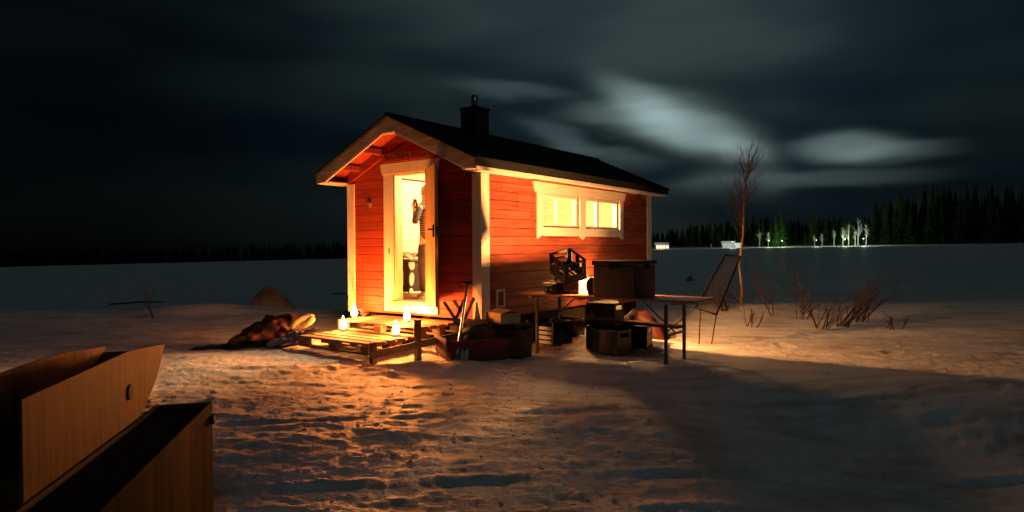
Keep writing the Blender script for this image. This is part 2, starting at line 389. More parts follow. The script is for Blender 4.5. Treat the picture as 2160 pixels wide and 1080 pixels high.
# ---------------------------------------------------------------- cabin
cabin = thing('cabin', 'small red boarded sauna cabin with white trim, open lit door and long lit window', 'cabin', CO, ANG)
WD, LN = 2.58, 5.23; ZB = .415
RZ = 3.17; SL = .448; XR = -WD/2
def ztop(x): return RZ - SL*abs(x-XR)
def zund(x): return ztop(x) - .11
BH = .122
def wall_x(y0, y1, openings, mt, name, inner=False):
    """boarded gable wall (boards along x)"""
    b = MB(); z = ZB if not inner else .58; rnd = random.Random(5)
    x0, x1 = (-WD, 0) if not inner else (-WD+.13, -.13)
    while z < 3.1:
        z2 = z+BH-.006
        lo, hi = z, min(z2, zund(XR))
        if hi-lo < .02: break
        def ext(zz):
            d = (RZ-.11-zz)/SL - .004
            return max(x0, XR-d), min(x1, XR+d)
        a0, a1 = ext(lo); b0, b1 = ext(hi)
        segs = [(a0, a1, b0, b1)]
        for ox0, ox1, oz0, oz1 in openings:
            if z2 > oz0 and z < oz1:
                segs = [(a0, ox0, b0, ox0), (ox1, a1, ox1, b1)]
        for (p0, p1, q0, q1) in segs:
            if p1-p0 > .02: b.prism_y([(p0, lo), (p1, lo), (max(q1, q0+.01), hi), (q0, hi)], y0, y1)
        z += BH
    return b.build(name, mt, cabin, .004)
def wall_y(x0, x1, ya, yb, z0, z1, openings, mt, name, h=BH, joints=True):
    b = MB(); z = z0; rnd = random.Random(8)
    while z < z1-.02:
        z2 = min(z+h-.006, z1); segs = [(ya, yb)]
        for oy0, oy1, oz0, oz1 in openings:
            if z2 > oz0+.001 and z < oz1-.001:
                segs = [s for a, c in segs for s in ((a, min(c, oy0)), (max(a, oy1), c)) if s[1]-s[0] > .02]
        out = []
        for a, c in segs:
            if joints and c-a > 1.0 and rnd.random() < .75:
                j = rnd.uniform(a+.3, c-.3); out += [(a, j-.0015), (j+.0015, c)]
            else: out.append((a, c))
        for a, c in out: b.box(x0, x1, a, c, z, z2)
        z += h
    return b.build(name, mt, cabin, .004)
DO = (-1.60, -.905, .56, 2.43)               # door opening
WO = [(1.42, 2.50, 1.655, 2.16), (2.68, 3.90, 1.655, 2.16)]
wall_x(0, .03, [DO], M['red_x'], 'wall')
wall_x(LN-.03, LN, [], M['red_x'], 'wall')
wall_y(-.03, 0, .031, LN-.031, ZB, 2.46, WO, M['red_y'], 'wall')
wall_y(-WD, -WD+.03, .031, LN-.031, ZB, 2.46, [], M['red_y'], 'wall')
# structure layer behind the cladding, and the lining
core = MB()
for x0, x1 in ((-.10, -.032), (-WD+.032, -WD+.10)):
    ops = WO if x0 > -1 else []
    if ops:
        core.box(x0, x1, .032, LN-.032, ZB, 1.655); core.box(x0, x1, .032, LN-.032, 2.16, 2.45)
        for a, c in ((.032, 1.42), (2.50, 2.68), (3.90, LN-.032)): core.box(x0, x1, a, c, 1.655, 2.16)
    else: core.box(x0, x1, .032, LN-.032, ZB, 2.45)
core.box(-WD+.10, DO[0]-.002, .032, .10, ZB, 2.45); core.box(DO[1]+.002, -.10, .032, .10, ZB, 2.45)
core.prism_y([(-WD+.10, 2.45), (-.10, 2.45), (XR, 3.02)], .032, .10)
core.prism_y([(-WD+.10, ZB), (-.10, ZB), (-.10, 2.45), (XR, 3.02), (-WD+.10, 2.45)], LN-.10, LN-.032)
core.build('wall_core', M['pine'], cabin)
wall_y(-WD+.102, -WD+.125, .128, LN-.128, .58, 2.50, [], M['pine_y'], 'inner_wall', .10, False)
wall_y(-.125, -.102, .128, LN-.128, .58, 2.50, WO, M['pine_y'], 'inner_wall', .10, False)
wall_x(.102, .125, [DO], M['pine'], 'inner_wall', True)
wall_x(LN-.125, LN-.102, [], M['pine'], 'inner_wall', True)
b = MB()
for i in range(12):                          # sloping ceiling boards
    for sgn in (-1, 1):
        d0 = .0 + i*.098; d1 = d0+.094
        if d1 > WD/2-.1: continue
        xa, xb = XR+sgn*d0, XR+sgn*d1
        b.prism_y([(xa, zund(xa)-.03), (xb, zund(xb)-.03), (xb, zund(xb)-.012), (xa, zund(xa)-.012)], .128, LN-.128)
b.build('ceiling', M['pine_y'], cabin)
b = MB()
for i in range(20):
    x = -WD+.13+i*.117
    if x+.114 < -.12: b.box(x, x+.114, .128, LN-.128, .53, .575)
b.build('floor', M['floor'], cabin)
b = MB(); b.box(-WD+.05, -.05, .05, LN-.05, .42, .528); b.build('floor_frame', M['tarred'], cabin)
b = MB()
for x in (-WD+.15, -1.3, -.35): b.box(x, x+.15, .25, LN-.2, -.05, .415)
b.build('skid_beam', M['tarred'], cabin, .01)
# roof: two felted slopes on boards
SO, FO = .25, .407                           # eaves and gable overhang
for sgn in (-1, 1):
    xe = XR + sgn*(WD/2+SO)
    b = MB()
    b.prism_y([(XR, ztop(XR)-.02), (xe, ztop(xe)-.02), (xe, ztop(xe)-.104), (XR, ztop(XR)-.104)], -FO+.03, LN+.28)
    rf = b.build('roof', M['red_x'], cabin)
    f = MB(); xf = xe+sgn*.03
    f.prism_y([(XR, ztop(XR)+.012), (xf, ztop(xf)+.012), (xf, ztop(xf)-.018), (XR, ztop(XR)-.018)], -FO-.03, LN+.30)
    f.box(xe+sgn*.002, xe+sgn*.012, -FO-.02, LN+.29, ztop(xe)-.115, ztop(xe)-.02)
    f.build('roof_felt', M['felt'], rf, .004)
    r_ = MB()
    for k in range(13):                      # felt laps
        d = .12+k*.115
        xa, xb = XR+sgn*d, XR+sgn*(d+.008)
        r_.prism_y([(xa, ztop(xa)+.012), (xb, ztop(xb)+.012), (xb, ztop(xb)+.017), (xa, ztop(xa)+.017)], -FO-.03, LN+.30)
    r_.build('felt_lap', M['felt'], rf)
b = MB(); b.tube([(XR, -FO-.03, RZ+.01), (XR, LN+.30, RZ+.01)], .03, 8); b.build('ridge_cap', M['felt'], cabin)
for y0 in (-FO-.0, LN+.252):
    for sgn in (-1, 1):
        xe = XR + sgn*(WD/2+SO+.005); x2 = XR+sgn*(WD/2+SO-.16)
        zt = lambda x: ztop(x)-.022
        b = MB()
        b.prism_y([(XR+sgn*.001, zt(XR)), (xe, zt(xe)), (xe, zt(xe)-.125), (x2, zt(x2)-.185), (XR+sgn*.12, zt(XR+.12)-.165), (XR+sgn*.001, zt(XR+.12)-.165)][::sgn], y0, y0+.028)
        b.build('bargeboard', M['raw_x'], cabin, .003)
        c = MB()                              # narrow white edge strip below the bargeboard
        c.prism_y([(XR+sgn*.14, zt(XR+.14)-.168), (x2, zt(x2)-.187), (x2, zt(x2)-.202), (XR+sgn*.14, zt(XR+.14)-.183)], y0+.002, y0+.024)
        c.build('edge_strip', M['white_z'], cabin)
b = MB(); b.prism_y([(XR-.17, 2.93), (XR-.15, 2.915), (XR+.15, 2.915), (XR+.17, 2.93), (XR, 3.0)], -FO+.03, -FO+.05); b.build('apex_gusset', M['white_z'], cabin)
for sgn in (-1, 1):                          # fascia, boxed soffit, rafter board on the gable, purlin ends
    xe = XR + sgn*(WD/2+SO)
    b = MB(); b.box(xe, xe-sgn*.022, -FO+.03, LN+.25, 2.325, 2.455); b.build('fascia', M['white_y'], cabin, .003)
    b = MB(); b.box(xe-sgn*.024, XR+sgn*(WD/2+.001), -FO+.03, LN+.25, 2.337, 2.352); b.build('soffit', M['white_y'], cabin)
    for y0, y1 in ((-.028, -.002), (LN+.002, LN+.028)):
        b = MB(); xa, xb = XR+sgn*.0, XR+sgn*(WD/2-.0)
        b.prism_y([(xa, zund(xa)-.002), (xb, zund(xb)-.002), (xb, zund(xb)-.15), (xa, zund(xa)-.15)][::sgn], y0, y1)
        b.build('rafter_board', M['red_x'], cabin, .003)
    for d in (.55, 1.02):
        x = XR+sgn*d; b = MB(); b.box(x-.035, x+.035, -FO+.05, -.03, zund(x)-.10, zund(x)-.02); b.build('purlin', M['red_y'], cabin, .003)
# corner boards
for x, sx in ((-WD, -1), (0, 1)):
    for y, sy in ((0, -1), (LN, 1)):
        b = MB(); xi = x-sx*.13; yi = y-sy*.15
        b.box(x+sx*.025, xi, y+sy*.001, y+sy*.025, ZB-.02, 2.334)
        b.box(x+sx*.001, x+sx*.024, y, yi, ZB-.02, 2.334)
        b.build('corner_board', M['white_z'], cabin, .003)
# door frame
b = MB()
b.box(-1.795, -1.602, -.030, -.001, .45, 2.42); b.box(-.903, -.75, -.030, -.001, .45, 2.42)
b.prism_y([(-1.82, 2.421), (-.735, 2.421), (-.695, 2.58), (-1.86, 2.58)], -.036, -.001)
b.box(-1.601, -.904, -.026, -.001, .45, .555)
fr = b.build('door_frame', M['white_z'], cabin, .004)
b = MB(); b.box(-1.599, -1.568, -.02, .125, .60, 2.40); b.box(-.937, -.906, -.02, .125, .60, 2.40); b.box(-1.599, -.906, -.02, .125, 2.401, 2.428)
b.build('door_jamb', M['pine_z'], cabin, .002)
b = MB(); b.box(-1.66, -.86, -.07, .126, .557, .598); b.build('threshold', M['pine'], cabin, .004)
b = MB(); b.box(-1.80, -.74, -.060, -.036, 2.59, 2.725); sg = b.build('sign_board', M['red_x'], cabin, .004)
cu = bpy.data.curves.new('sign_text', 'FONT'); cu.body = 'SUOKKA BEACH'; cu.size = .125; cu.extrude = .004; cu.align_x = 'CENTER'; cu.align_y = 'CENTER'
tmp = bpy.data.objects.new('tmp', cu); COL.objects.link(tmp); bpy.context.view_layer.update()
me = bpy.data.meshes.new_from_object(tmp.evaluated_get(bpy.context.evaluated_depsgraph_get())); bpy.data.objects.remove(tmp)
me.materials.clear(); me.materials.append(mat('sign_lettering', (.07,.010,.006), (.12,.018,.01), (9,9,9), .8))
to = bpy.data.objects.new('sign_lettering', me); COL.objects.link(to); to.parent = sg; to.location = (-1.27, -.062, 2.657); to.rotation_euler = (R(90), 0, 0)
to.scale = (1.0, .95, 1)
# the open door leaf
dm = Matrix.Translation((-.895, -.045, 0)) @ Matrix.Rotation(math.atan2(-.392, .547), 4, 'Z')
b = MB(); b.M = dm
for k in range(6): b.box(k*.110, k*.110+.107, -.035, -.002, .605, 2.44)
dr = b.build('door', M['pine_z'], cabin, .003)
b = MB(); b.M = dm
for z in (.72, 1.45, 2.22): b.box(.02, .60, -.001, .022, z, z+.09) if False else None
b.box(.63, .662, -.04, .0, .603, 2.442); b.box(.0, .03, -.04, .0, .603, 2.442); b.build('edge_board', M['pine_z'], dr, .003)
b = MB(); b.M = dm
b.box(.575, .60, .0, .018, 1.50, 1.66); b.tube([(.59,.02,1.60),(.59,.055,1.60),(.50,.058,1.60)], .010, 8)
b.box(.575, .60, -.055, -.036, 1.50, 1.66); b.tube([(.59,-.05,1.60),(.59,-.10,1.60),(.49,-.10,1.60)], .012, 8)
b.box(.662, .668, -.03, -.008, 1.52, 1.64)
b.tube([(.46,.012,1.47),(.66,.014,1.47),(.70,.0,1.47)], .008, 6)
b.build('handle', M['black_metal'], dr)
for z in (.80, 2.15): b = MB(); b.M = dm; b.tube([(0, .006, z), (0, .006, z+.10)], .011, 8); b.build('hinge', M['black_metal'], dr)
b = MB(); rnd = random.Random(12)
for k in range(16):
    z = ZB+k*BH+BH*.5
    for y in (.22, .82, 1.2, 4.12, 4.7):
        if z < 1.45 or y < 1.25 or y > 4.05:
            yy = y+rnd.uniform(-.015,.015); zz = z+rnd.uniform(-.012,.012); b.box(.0005, .0035, yy-.006, yy+.006, zz-.006, zz+.006)
nh = b.build('nail_heads', M['black_metal'], cabin); nh['kind'] = 'stuff'
# small fittings
b = MB(); b.M = Matrix.Translation((-2.12, -.002, 2.02)) @ Matrix.Rotation(R(90), 4, 'X')
b.lathe([(.050,0),(.050,.012),(.038,.016),(.038,.010),(.02,.010),(.02,.03),(.0,.03)], 20); b.build('round_vent', M['grey_wood'], cabin)
b = MB()
for y0, y1, z0, z1 in ((.30,.33,.55,.80),(.46,.49,.55,.80),(.33,.46,.55,.58),(.33,.46,.77,.80)): b.box(.001, .020, y0, y1, z0, z1)
vf = b.build('wall_vent', M['white_z'], cabin, .002)
b = MB()
for k in range(6): b.box(.001, .012, .335, .455, .585+k*.031, .608+k*.031)
b.build('louvre', M['grey_wood'], vf)
b = MB(); b.box(-1.69, -1.675, -.036, -.030, 1.28, 1.36); b.build('strike_plate', M['black_metal'], cabin)
# side window
b = MB()
def leg(y0, y1, z0): b.prism_x([(y0, z0), ((y0+y1)/2, z0-.05), (y1, z0), (y1, 2.159), (y0, 2.159)], .001, .030)
b.prism_x([(1.27, 1.49), (1.30, 1.49), (1.42, 1.56), (1.42, 2.159), (1.27, 2.159)], .001, .030)
b.prism_x([(3.90, 1.56), (4.00, 1.49), (4.03, 1.49), (4.03, 2.159), (3.90, 2.159)], .001, .030)
leg(2.50, 2.68, 1.53)
b.box(.001, .027, 1.421, 2.499, 1.53, 1.655); b.box(.001, .027, 2.681, 3.899, 1.53, 1.655)
b.prism_x([(1.24, 2.16), (4.06, 2.16), (4.13, 2.315), (1.17, 2.315)], .001, .036)
wf = b.build('window_casing', M['white_y'], cabin, .003)
b = MB(); b.box(.001, .075, 1.15, 4.15, 2.317, 2.335); b.build('drip_board', M['red_y'], wf, .003)
for (a, c, mu, wd) in ((1.42, 2.50, 1.91, .022), (2.68, 3.90, 3.19, .075)):
    b = MB()
    b.box(-.095, -.02, a+.001, c-.001, 1.656, 1.70); b.box(-.095, -.02, a+.001, c-.001, 2.115, 2.159)
    b.box(-.095, -.02, a+.001, a+.045, 1.70, 2.115); b.box(-.095, -.02, c-.045, c-.001, 1.70, 2.115); b.box(-.085, -.03, mu-wd/2, mu+wd/2, 1.70, 2.115)
    wi = b.build('window', M['white_y'], cabin, .003)
    for g0, g1 in ((a+.045, mu-wd/2), (mu+wd/2, c-.045)):
        g = MB(); g.box(-.060, -.056, g0, g1, 1.70, 2.115); g.build('pane', M['glass'], wi)
# chimney
b = MB(); cx, cy = -.87, .95
b.box(cx-.15, cx+.15, cy-.15, cy+.15, ztop(cx-.15)-.12, 3.40); ch = b.build('chimney', M['chimney'], cabin, .004)
b = MB(); b.box(cx-.165, cx+.165, cy-.165, cy+.165, 3.401, 3.43); b.build('chimney_cap', M['chimney'], ch, .004)
b = MB(); b.lathe([(.052, 3.42), (.052, 3.62), (.040, 3.625)], 18, (cx, cy, 0)); b.build('flue_pipe', M['steel'], ch, smooth=True)

# ---------------------------------------------------------------- inside the cabin
st = thing('sauna_stove', 'dark sauna stove heaped with stones inside the lit cabin', 'stove'); put(st, -2.17, .86, .575)
b = MB(); b.box(-.24, .24, -.24, .24, .10, .56)
for sx in (-1, 1):
    for sy in (-1, 1): b.box(sx*.2-.02, sx*.2+.02, sy*.2-.02, sy*.2+.02, 0, .10)
b.build('stove_body', M['black_metal'], st, .012)
b = MB(); b.box(-.27, .27, -.27, .27, .561, .60); b.build('stone_tray', M['black_metal'], st, .008)
b = MB(); rnd = random.Random(2)
for k in range(46):
    x, y = rnd.uniform(-.23,.23), rnd.uniform(-.23,.23); z = .62+.05*(1-(x*x+y*y)/.1)+rnd.uniform(0,.03)
    b.blob((x, y, z), (rnd.uniform(.03,.05), rnd.uniform(.03,.05), rnd.uniform(.022,.035)), k, .15, 6, 8)
b.build('stones', M['kiuas'], st)
b = MB(); b.box(-.12, .12, -.252, -.241, .2, .42); b.tube([(.09,-.255,.26),(.09,-.29,.26),(.09,-.29,.36),(.09,-.255,.36)], .007, 6); b.build('fire_door', M['steel'], st, .004)
b = MB(); b.tube([(0,.15,.6),(0,.15,1.3),(0.0,.15,1.9)], .05, 14); b.build('smoke_pipe', M['black_metal'], st) if False else None
tw = MB(); prof = [(-.10, .74), (.02, .76), (.10, .70), (.12, .5), (.11, .25), (.12, .08)]
for i in range(len(prof)-1):
    (x0, z0), (x1, z1) = prof[i], prof[i+1]
    tw.add([(x0-.006*i, -.11+.01*i, z0), (x0, .11-.02*i, z0), (x1, .11-.02*(i+1), z1), (x1-.006*i, -.11+.01*(i+1), z1)], [(0,1,2,3)])
to_ = tw.build('towel', M['towel'], None); so = to_.modifiers.new('s', 'SOLIDIFY'); so.thickness = .018; sb = to_.modifiers.new('b', 'SUBSURF'); sb.levels = sb.render_levels = 2
put(to_, -2.02, .66, .50, R(0)); tag(to_, 'pale towel draped over the front of the dark stove', 'towel')
fw = thing('firewood_log', 'split pale log lying on the cabin floor before the stove', 'log'); put(fw, -1.86, .62, .58, R(35))
b = MB(); b.prism_x([(-.05, 0), (.05, 0), (.02, .08)], -.17, .17); b.build('split_wood', M['pine'], fw, .004)
b = MB(); b.prism_x([(-.051, .001), (-.0512, -.001), (.021, .083), (.019, .081)], -.168, .168); b.build('bark', M['grey_wood'], fw)
fl = bpy.data.objects; 
# bench at the back of the room, and the wall lamp
bn = thing('sauna_bench', 'pale slatted sauna bench along the far wall inside the cabin', 'bench'); put(bn, -1.29, 4.55, .575)
b = MB()
for k in range(5): b.box(-1.1, 1.1, -.3+k*.12, -.3+k*.12+.10, .86, .89)
b.build('seat', M['pine'], bn, .004)
for x in (-1.05, 1.0):
    b = MB(); b.box(x, x+.05, -.28, -.23, 0, .86); b.box(x, x+.05, .22, .27, 0, .86); b.build('leg', M['pine_z'], bn)
lm = thing('ceiling_lamp', 'glowing round lamp hanging from the ceiling inside the cabin', 'lamp'); put(lm, -.90, .95, 2.33)
b = MB(); b.lathe([(.06,-.07),(.075,0),(.06,.06),(.03,.07)], 16); b.build('lamp_glass', emis('cabin_lamp_glass', (1,.75,.42), 14), lm, smooth=True)
b = MB(); b.lathe([(.085,.071),(.085,.09)], 16); b.build('lamp_cap', M['black_metal'], lm)

# ---------------------------------------------------------------- the person
def skinned(name, verts, edges, rad, mt, parent, sub=2, root=0):
    me = bpy.data.meshes.new(name); me.from_pydata(verts, edges, []); o = bpy.data.objects.new(name, me); COL.objects.link(o)
    sk = o.modifiers.new('skin', 'SKIN'); sk.use_smooth_shade = True
    me.skin_vertices[0].data[root].use_root = True
    for i, r in enumerate(rad): me.skin_vertices[0].data[i].radius = (r, r) if not hasattr(r, '__len__') else r
    su = o.modifiers.new('sub', 'SUBSURF'); su.levels = su.render_levels = sub
    bpy.context.view_layer.update()
    ev = o.evaluated_get(bpy.context.evaluated_depsgraph_get())
    m2 = bpy.data.meshes.new_from_object(ev); o.modifiers.clear(); o.data = m2; m2.name = name
    m2.materials.clear(); m2.materials.append(mt); m2.polygons.foreach_set('use_smooth', [True]*len(m2.polygons))
    o.parent = parent; return o
pe = thing('person', 'person in striped jumper inside the lit doorway raising a small black device', 'person'); put(pe, -1.63, .72, .577, R(180))
V = [(0,0,.93),(0,0,1.12),(.01,0,1.30),(.01,0,1.44),(.03,0,1.52),(.04,0,1.60),(.035,0,1.67),
     (.01,.15,1.40),(.04,.24,1.15),(.215,.07,1.36),(.01,-.15,1.40),(.04,-.24,1.15),(.215,-.05,1.38),
     (0,.09,.88),(.03,.10,.48),(0,.10,.09),(.14,.11,.035),(0,-.09,.88),(.01,-.10,.48),(-.03,-.10,.09),(.11,-.11,.035),
     (.105,0,1.585),(.255,.05,1.42),(.255,-.045,1.44)]
E = [(0,1),(1,2),(2,3),(3,4),(4,5),(5,6),(3,7),(7,8),(8,9),(3,10),(10,11),(11,12),(0,13),(13,14),(14,15),(15,16),(0,17),(17,18),(18,19),(19,20),(5,21),(9,22),(12,23)]
rad = [(.10,.14),(.085,.12),(.095,.14),(.07,.08),.048,(.085,.072),(.078,.068),.045,.034,.022,.045,.034,.022,.075,.050,.035,.028,.075,.050,.035,.028,.010,(.032,.014),(.032,.014)]
body = skinned('body', V, E, rad, M['skin'], pe)
# jumper, sleeves, trousers, hair
skinned('jumper', [(0,0,.84),(0,0,1.12),(.01,0,1.30),(.01,0,1.43),(.01,.155,1.40),(.01,-.155,1.40)], [(0,1),(1,2),(2,3),(3,4),(3,5)],
        [(.125,.165),(.11,.145),(.12,.165),(.08,.09),.062,.062], M['jumper'], pe)
for s in (1, -1):
    skinned('sleeve', [(.01,s*.15,1.41),(.02,s*.20,1.28),(.04,s*.24,1.16),(.12,s*.15,1.25),(.195,s*.075,1.34)], [(0,1),(1,2),(2,3),(3,4)], [.062,.055,.050,.044,.034], M['sleeve'], pe)
skinned('trousers', [(0,0,.97),(0,0,.88),(0,.09,.84),(.03,.10,.48),(0,.10,.10),(0,-.09,.84),(.01,-.10,.48),(-.03,-.10,.10)], [(0,1),(1,2),(2,3),(3,4),(1,5),(5,6),(6,7)],
        [(.125,.165),(.12,.16),.095,.070,.055,.095,.070,.055], M['trousers'], pe)
b = MB(); b.blob((-.005,0,1.655), (.108,.092,.105), 3, .04, 12, 16); b.blob((-.055,0,1.53), (.06,.085,.13), 4, .06, 10, 14); b.build('hair', M['hair'], pe, smooth=True)
for s in (1, -1): b = MB(); b.blob((.112, s*.030, 1.615), (.010,.013,.009), 1, 0, 6, 8); b.build('eye', M['black_plastic'], pe)
for s in (1, -1):                            # hands closed round the device
    b = MB(); y = .05*s if s > 0 else -.045; zc = 1.42 if s > 0 else 1.44
    b.blob((.255, y, zc+.01), (.020,.018,.042), 5, .04, 8, 10)
    for k in range(4):
        z0 = zc-.018+k*.021; L_ = (.062,.072,.070,.056)[k]
        b.tube([(.265, y, z0+.012), (.285, y-s*.008, z0+.018), (.295, y-s*.008-s*L_*.45, z0+.02), (.280, y-s*.012-s*L_*.75, z0+.02)], [.010,.0095,.009,.007], 7)
    b.tube([(.250, y, zc-.01), (.232, y-s*.02, zc+.03), (.242, y-s*.035, zc+.065)], [.012,.011,.008], 7)
    b.build('hand', M['skin'], pe, smooth=True)
dv = thing('handheld_device', 'small black device with thin aerial held up in both hands', 'device'); put(dv, -1.63-.265, .72, .577+1.42, R(180))
b = MB(); b.box(-.013, .013, -.034, .034, -.03, .12); b.build('device_body', M['black_plastic'], dv, .006)
b = MB(); b.tube([(0,-.022,.12),(0,-.022,.21)], [.007,.005], 8); b.build('aerial', M['black_plastic'], dv)
sc_ = MB(); sc_.box(.013, .0145, -.026, .026, .04, .105); sc_.build('screen', M['steel'], dv)

# ---------------------------------------------------------------- pallets and candles
def pallet(name, label, x0, x1, y0, y1, zt, mt, tilt=0):
    """euro pallet: deck boards along x"""
    t = thing(name, label, 'pallet', group='wooden pallets forming the step'); put(t, (x0+x1)/2, (y0+y1)/2, zt-.144, tilt)
    w = (x1-x0)/2; d = (y1-y0)/2
    b = MB(); n = 5; bw = .125; gap = (2*d-n*bw)/(n-1)
    for k in range(n): b.box(-w, w, -d+k*(bw+gap), -d+k*(bw+gap)+bw, .122, .144)
    b.build('deck_boards', mt, t, .004)
    b = MB()
    for x in (-w, -.07, w-.14): b.box(x+.002, x+.143, -d, d, .100, .1215)
    b.build('stringer_boards', M['pallet'], t, .003)
    for x in (-w+.002, -.07, w-.143):
        for y in (-d+.001, -.05, d-.10):
            c = MB(); c.box(x, x+.141, y, y+.10, .022, .0995); c.build('block', M['grey_wood'], t, .004)
    b = MB()
    for y in (-d+.001, -.05, d-.10): b.box(-w, w, y, y+.10, 0, .0215)
    b.build('bottom_boards', mt, t, .003)
    return t
pallet('pallet', 'upper wooden pallet at the cabin door with two burning candles on its edge', -2.16, -.52, -.58, .22, .350, M['pallet'])
pallet('pallet', 'lower wooden pallet lying on the snow in front of the upper pallet', -2.13, -.76, -1.25, -.45, .205, M['pallet'])
CAND = [(-2.10, -.33, .351, 'candle at the far left corner of the upper pallet'), (-1.97, -.64, .206, 'candle at the left end of the lower pallet'),
        (-1.06, -.30, .351, 'candle on the upper pallet nearest the open door'), (-.94, -.62, .206, 'candle on the lower pallet below the door')]
def candle():
    t = thing('candle', '', 'candle', group='outdoor candles burning on the pallets')
    b = MB(); b.lathe([(.045,0),(.050,.004),(.050,.036),(.047,.036),(.047,.030)], 20); b.build('tin', M['tin'], t, smooth=True)
    b = MB(); b.lathe([(.046,.004),(.046,.031),(.0,.030)], 20); b.build('wax', M['wax'], t)
    b = MB(); b.lathe([(.006,.032),(.034,.045),(.047,.072),(.040,.105),(.024,.140),(.012,.175),(.002,.215)], 14); b.build('flame', M['flame'], t, smooth=True)
    return t
c0 = candle()
def lamp(name, loc, P, col, r=.03, parent=None):
    l = bpy.data.lights.new(name, 'POINT'); l.energy = P; l.color = col; l.shadow_soft_size = r
    o = bpy.data.objects.new(name, l); COL.objects.link(o); o.location = loc
    if parent: o.parent = parent
    return o
WARM = (1.0, .26, .042)
for i, (a, s, z, lb) in enumerate(CAND):
    c = c0 if i == 0 else copy_tree(c0)
    put(c, a, s, z); c['label'] = 'bright burning ' + lb
    lamp('candle_light', W(a, s-.0, z+.16), (145, 90, 140, 175)[i], WARM, .07)

# broken railing lying beside the pallets
rl = thing('wooden_railing', 'low railing of three short posts and a sloping rail beside the pallets', 'railing'); put(rl, -.56, -1.35, 0)
for (x, y, z1) in ((0, 0, .25), (.34, .40, .50), (.66, .78, .40)):
    b = MB(); b.box(x-.032, x+.032, y-.032, y+.032, -.05, z1); b.build('post', M['grey_wood'], rl, .004)
b = MB(); b.bar((-.01, -.045, .10), (.70, .72, .30), .028, .085); b.build('rail', M['grey_wood'], rl, .003)

# shovel
P0 = px(965, 765, 7.52); P0.z = .0
sh = thing('snow_shovel', 'steel bladed snow shovel stuck upright in the snow before the dark sled', 'shovel', P0, R(-8))
b = MB()
nx, nz = 10, 8; vs = []; fs = []
for j in range(nz+1):
    for i in range(nx+1):
        u = i/nx*2-1; v = j/nz
        w = .125*(1-.10*v*v) * (1 if v < .85 else 1-(v-.85)*1.6)
        vs.append((u*w, -.055*(1-u*u)*1.0+.012*math.cos(u*9.4)+v*.09, -.03+v*.30))
for j in range(nz):
    for i in range(nx):
        k = j*(nx+1)+i; fs.append((k, k+1, k+nx+2, k+nx+1))
b.add(vs, fs); bl = b.build('blade', mat('shovel_blade', (.22,.20,.16), (.42,.34,.26), (20,3,3), .4, .5, .1), sh, smooth=True)
so = bl.modifiers.new('s', 'SOLIDIFY'); so.thickness = .004
b = MB(); b.tube([(0,-.035,.12),(.01,.03,.30),(.045,.14,.66),(.07,.22,.93)], [.017,.017,.016,.016], 10); b.build('shaft', M['steel'], sh, smooth=True)
b = MB(); b.tube([(.01,.222,.94),(.13,.222,.95)], .017, 10); b.build('grip', M['black_plastic'], sh, smooth=True)

# dark red sled loaded with a black bag and boxes
sl = thing('pulk_sled', 'dark red plastic sled on the snow right of the shovel', 'sled'); put(sl, .30, -.50, .02, R(62)); sl.scale = (.72,.8,1)
b = MB(); prof = [(-.62,.30),(-.60,.10),(-.50,.02),(.45,.0),(.62,.08),(.72,.26)]
n = len(prof); vs = []; fs = []
for yy, k in ((-.27,0),(-.22,1),(.22,1),(.27,0)):
    for x, z in prof: vs.append((x, yy, z if k else max(z, .26)))
for j in range(3):
    for i in range(n-1): q = j*n+i; fs.append((q, q+1, q+n+1, q+n))
b.add(vs, fs); o = b.build('sled_tub', M['red_plastic'], sl, smooth=False); so = o.modifiers.new('s', 'SOLIDIFY'); so.thickness = .012
b = MB(); b.tube([(.72,-.2,.27),(.85,0,.2),(.72,.2,.27)], .007, 6); b.build('pull_rope', M['black_cloth'], sl)
bg = MB(); bg.blob((0,0,.15), (.30,.26,.16), 12, .10, 12, 18); bo = bg.build('black_bag', M['black_cloth'], None, smooth=True); put(bo, .28, -.36, .10, R(20))
tag(bo, 'slumped black cloth bag lying in the dark red sled', 'bag')
# wicker basket with cardboard box
kb = thing('wicker_basket', 'dark wicker basket with black lining standing at the cabin corner', 'basket'); put(kb, .56, -.08, .0, R(8))
b = MB()
for k in range(13):
    z = .02+k*.029; w = .17+.0016*k; d = .15+.0016*k
    pts = [(w*x_, d*y_, z+.004*math.sin(i*2.3+k)) for i, (x_, y_) in enumerate([(1,0),(1,.5),(1,1),(.5,1),(0,1),(-.5,1),(-1,1),(-1,.5),(-1,0),(-1,-.5),(-1,-1),(-.5,-1),(0,-1),(.5,-1),(1,-1),(1,-.5),(1,0)])]
    b.tube(pts, .015, 6, False)
b.build('weave', M['wicker'], kb, smooth=True)
b = MB(); b.box(-.155, .155, -.135, .135, .01, .34); b.build('inner_lining', M['black_cloth'], kb)
b = MB(); rnd = random.Random(4)
for k in range(16):
    a = k/16*6.283; b.blob((.185*max(-1,min(1,1.3*math.cos(a))), .165*max(-1,min(1,1.3*math.sin(a))), .395), (.05,.045,.035), k, .15, 6, 8)
b.build('liner_fold', M['black_cloth'], kb, smooth=True)
cb = thing('cardboard_box', 'pale cardboard box resting on top of the wicker basket', 'box'); put(cb, .44, -.12, .43, R(-24))
b = MB(); b.box(-.19, .19, -.14, .14, 0, .13); b.build('box_body', M['card'], cb, .003)
b = MB(); b.add([(-.19,-.141,.131),(.19,-.141,.131),(.20,.02,.175),(-.19,.02,.165)], [(0,1,2,3)]); b.add([(-.19,.141,.131),(-.19,.0,.155),(.19,.0,.16),(.19,.141,.131)], [(0,1,2,3)])
o = b.build('box_flap', M['card'], cb); so = o.modifiers.new('s','SOLIDIFY'); so.thickness = .004
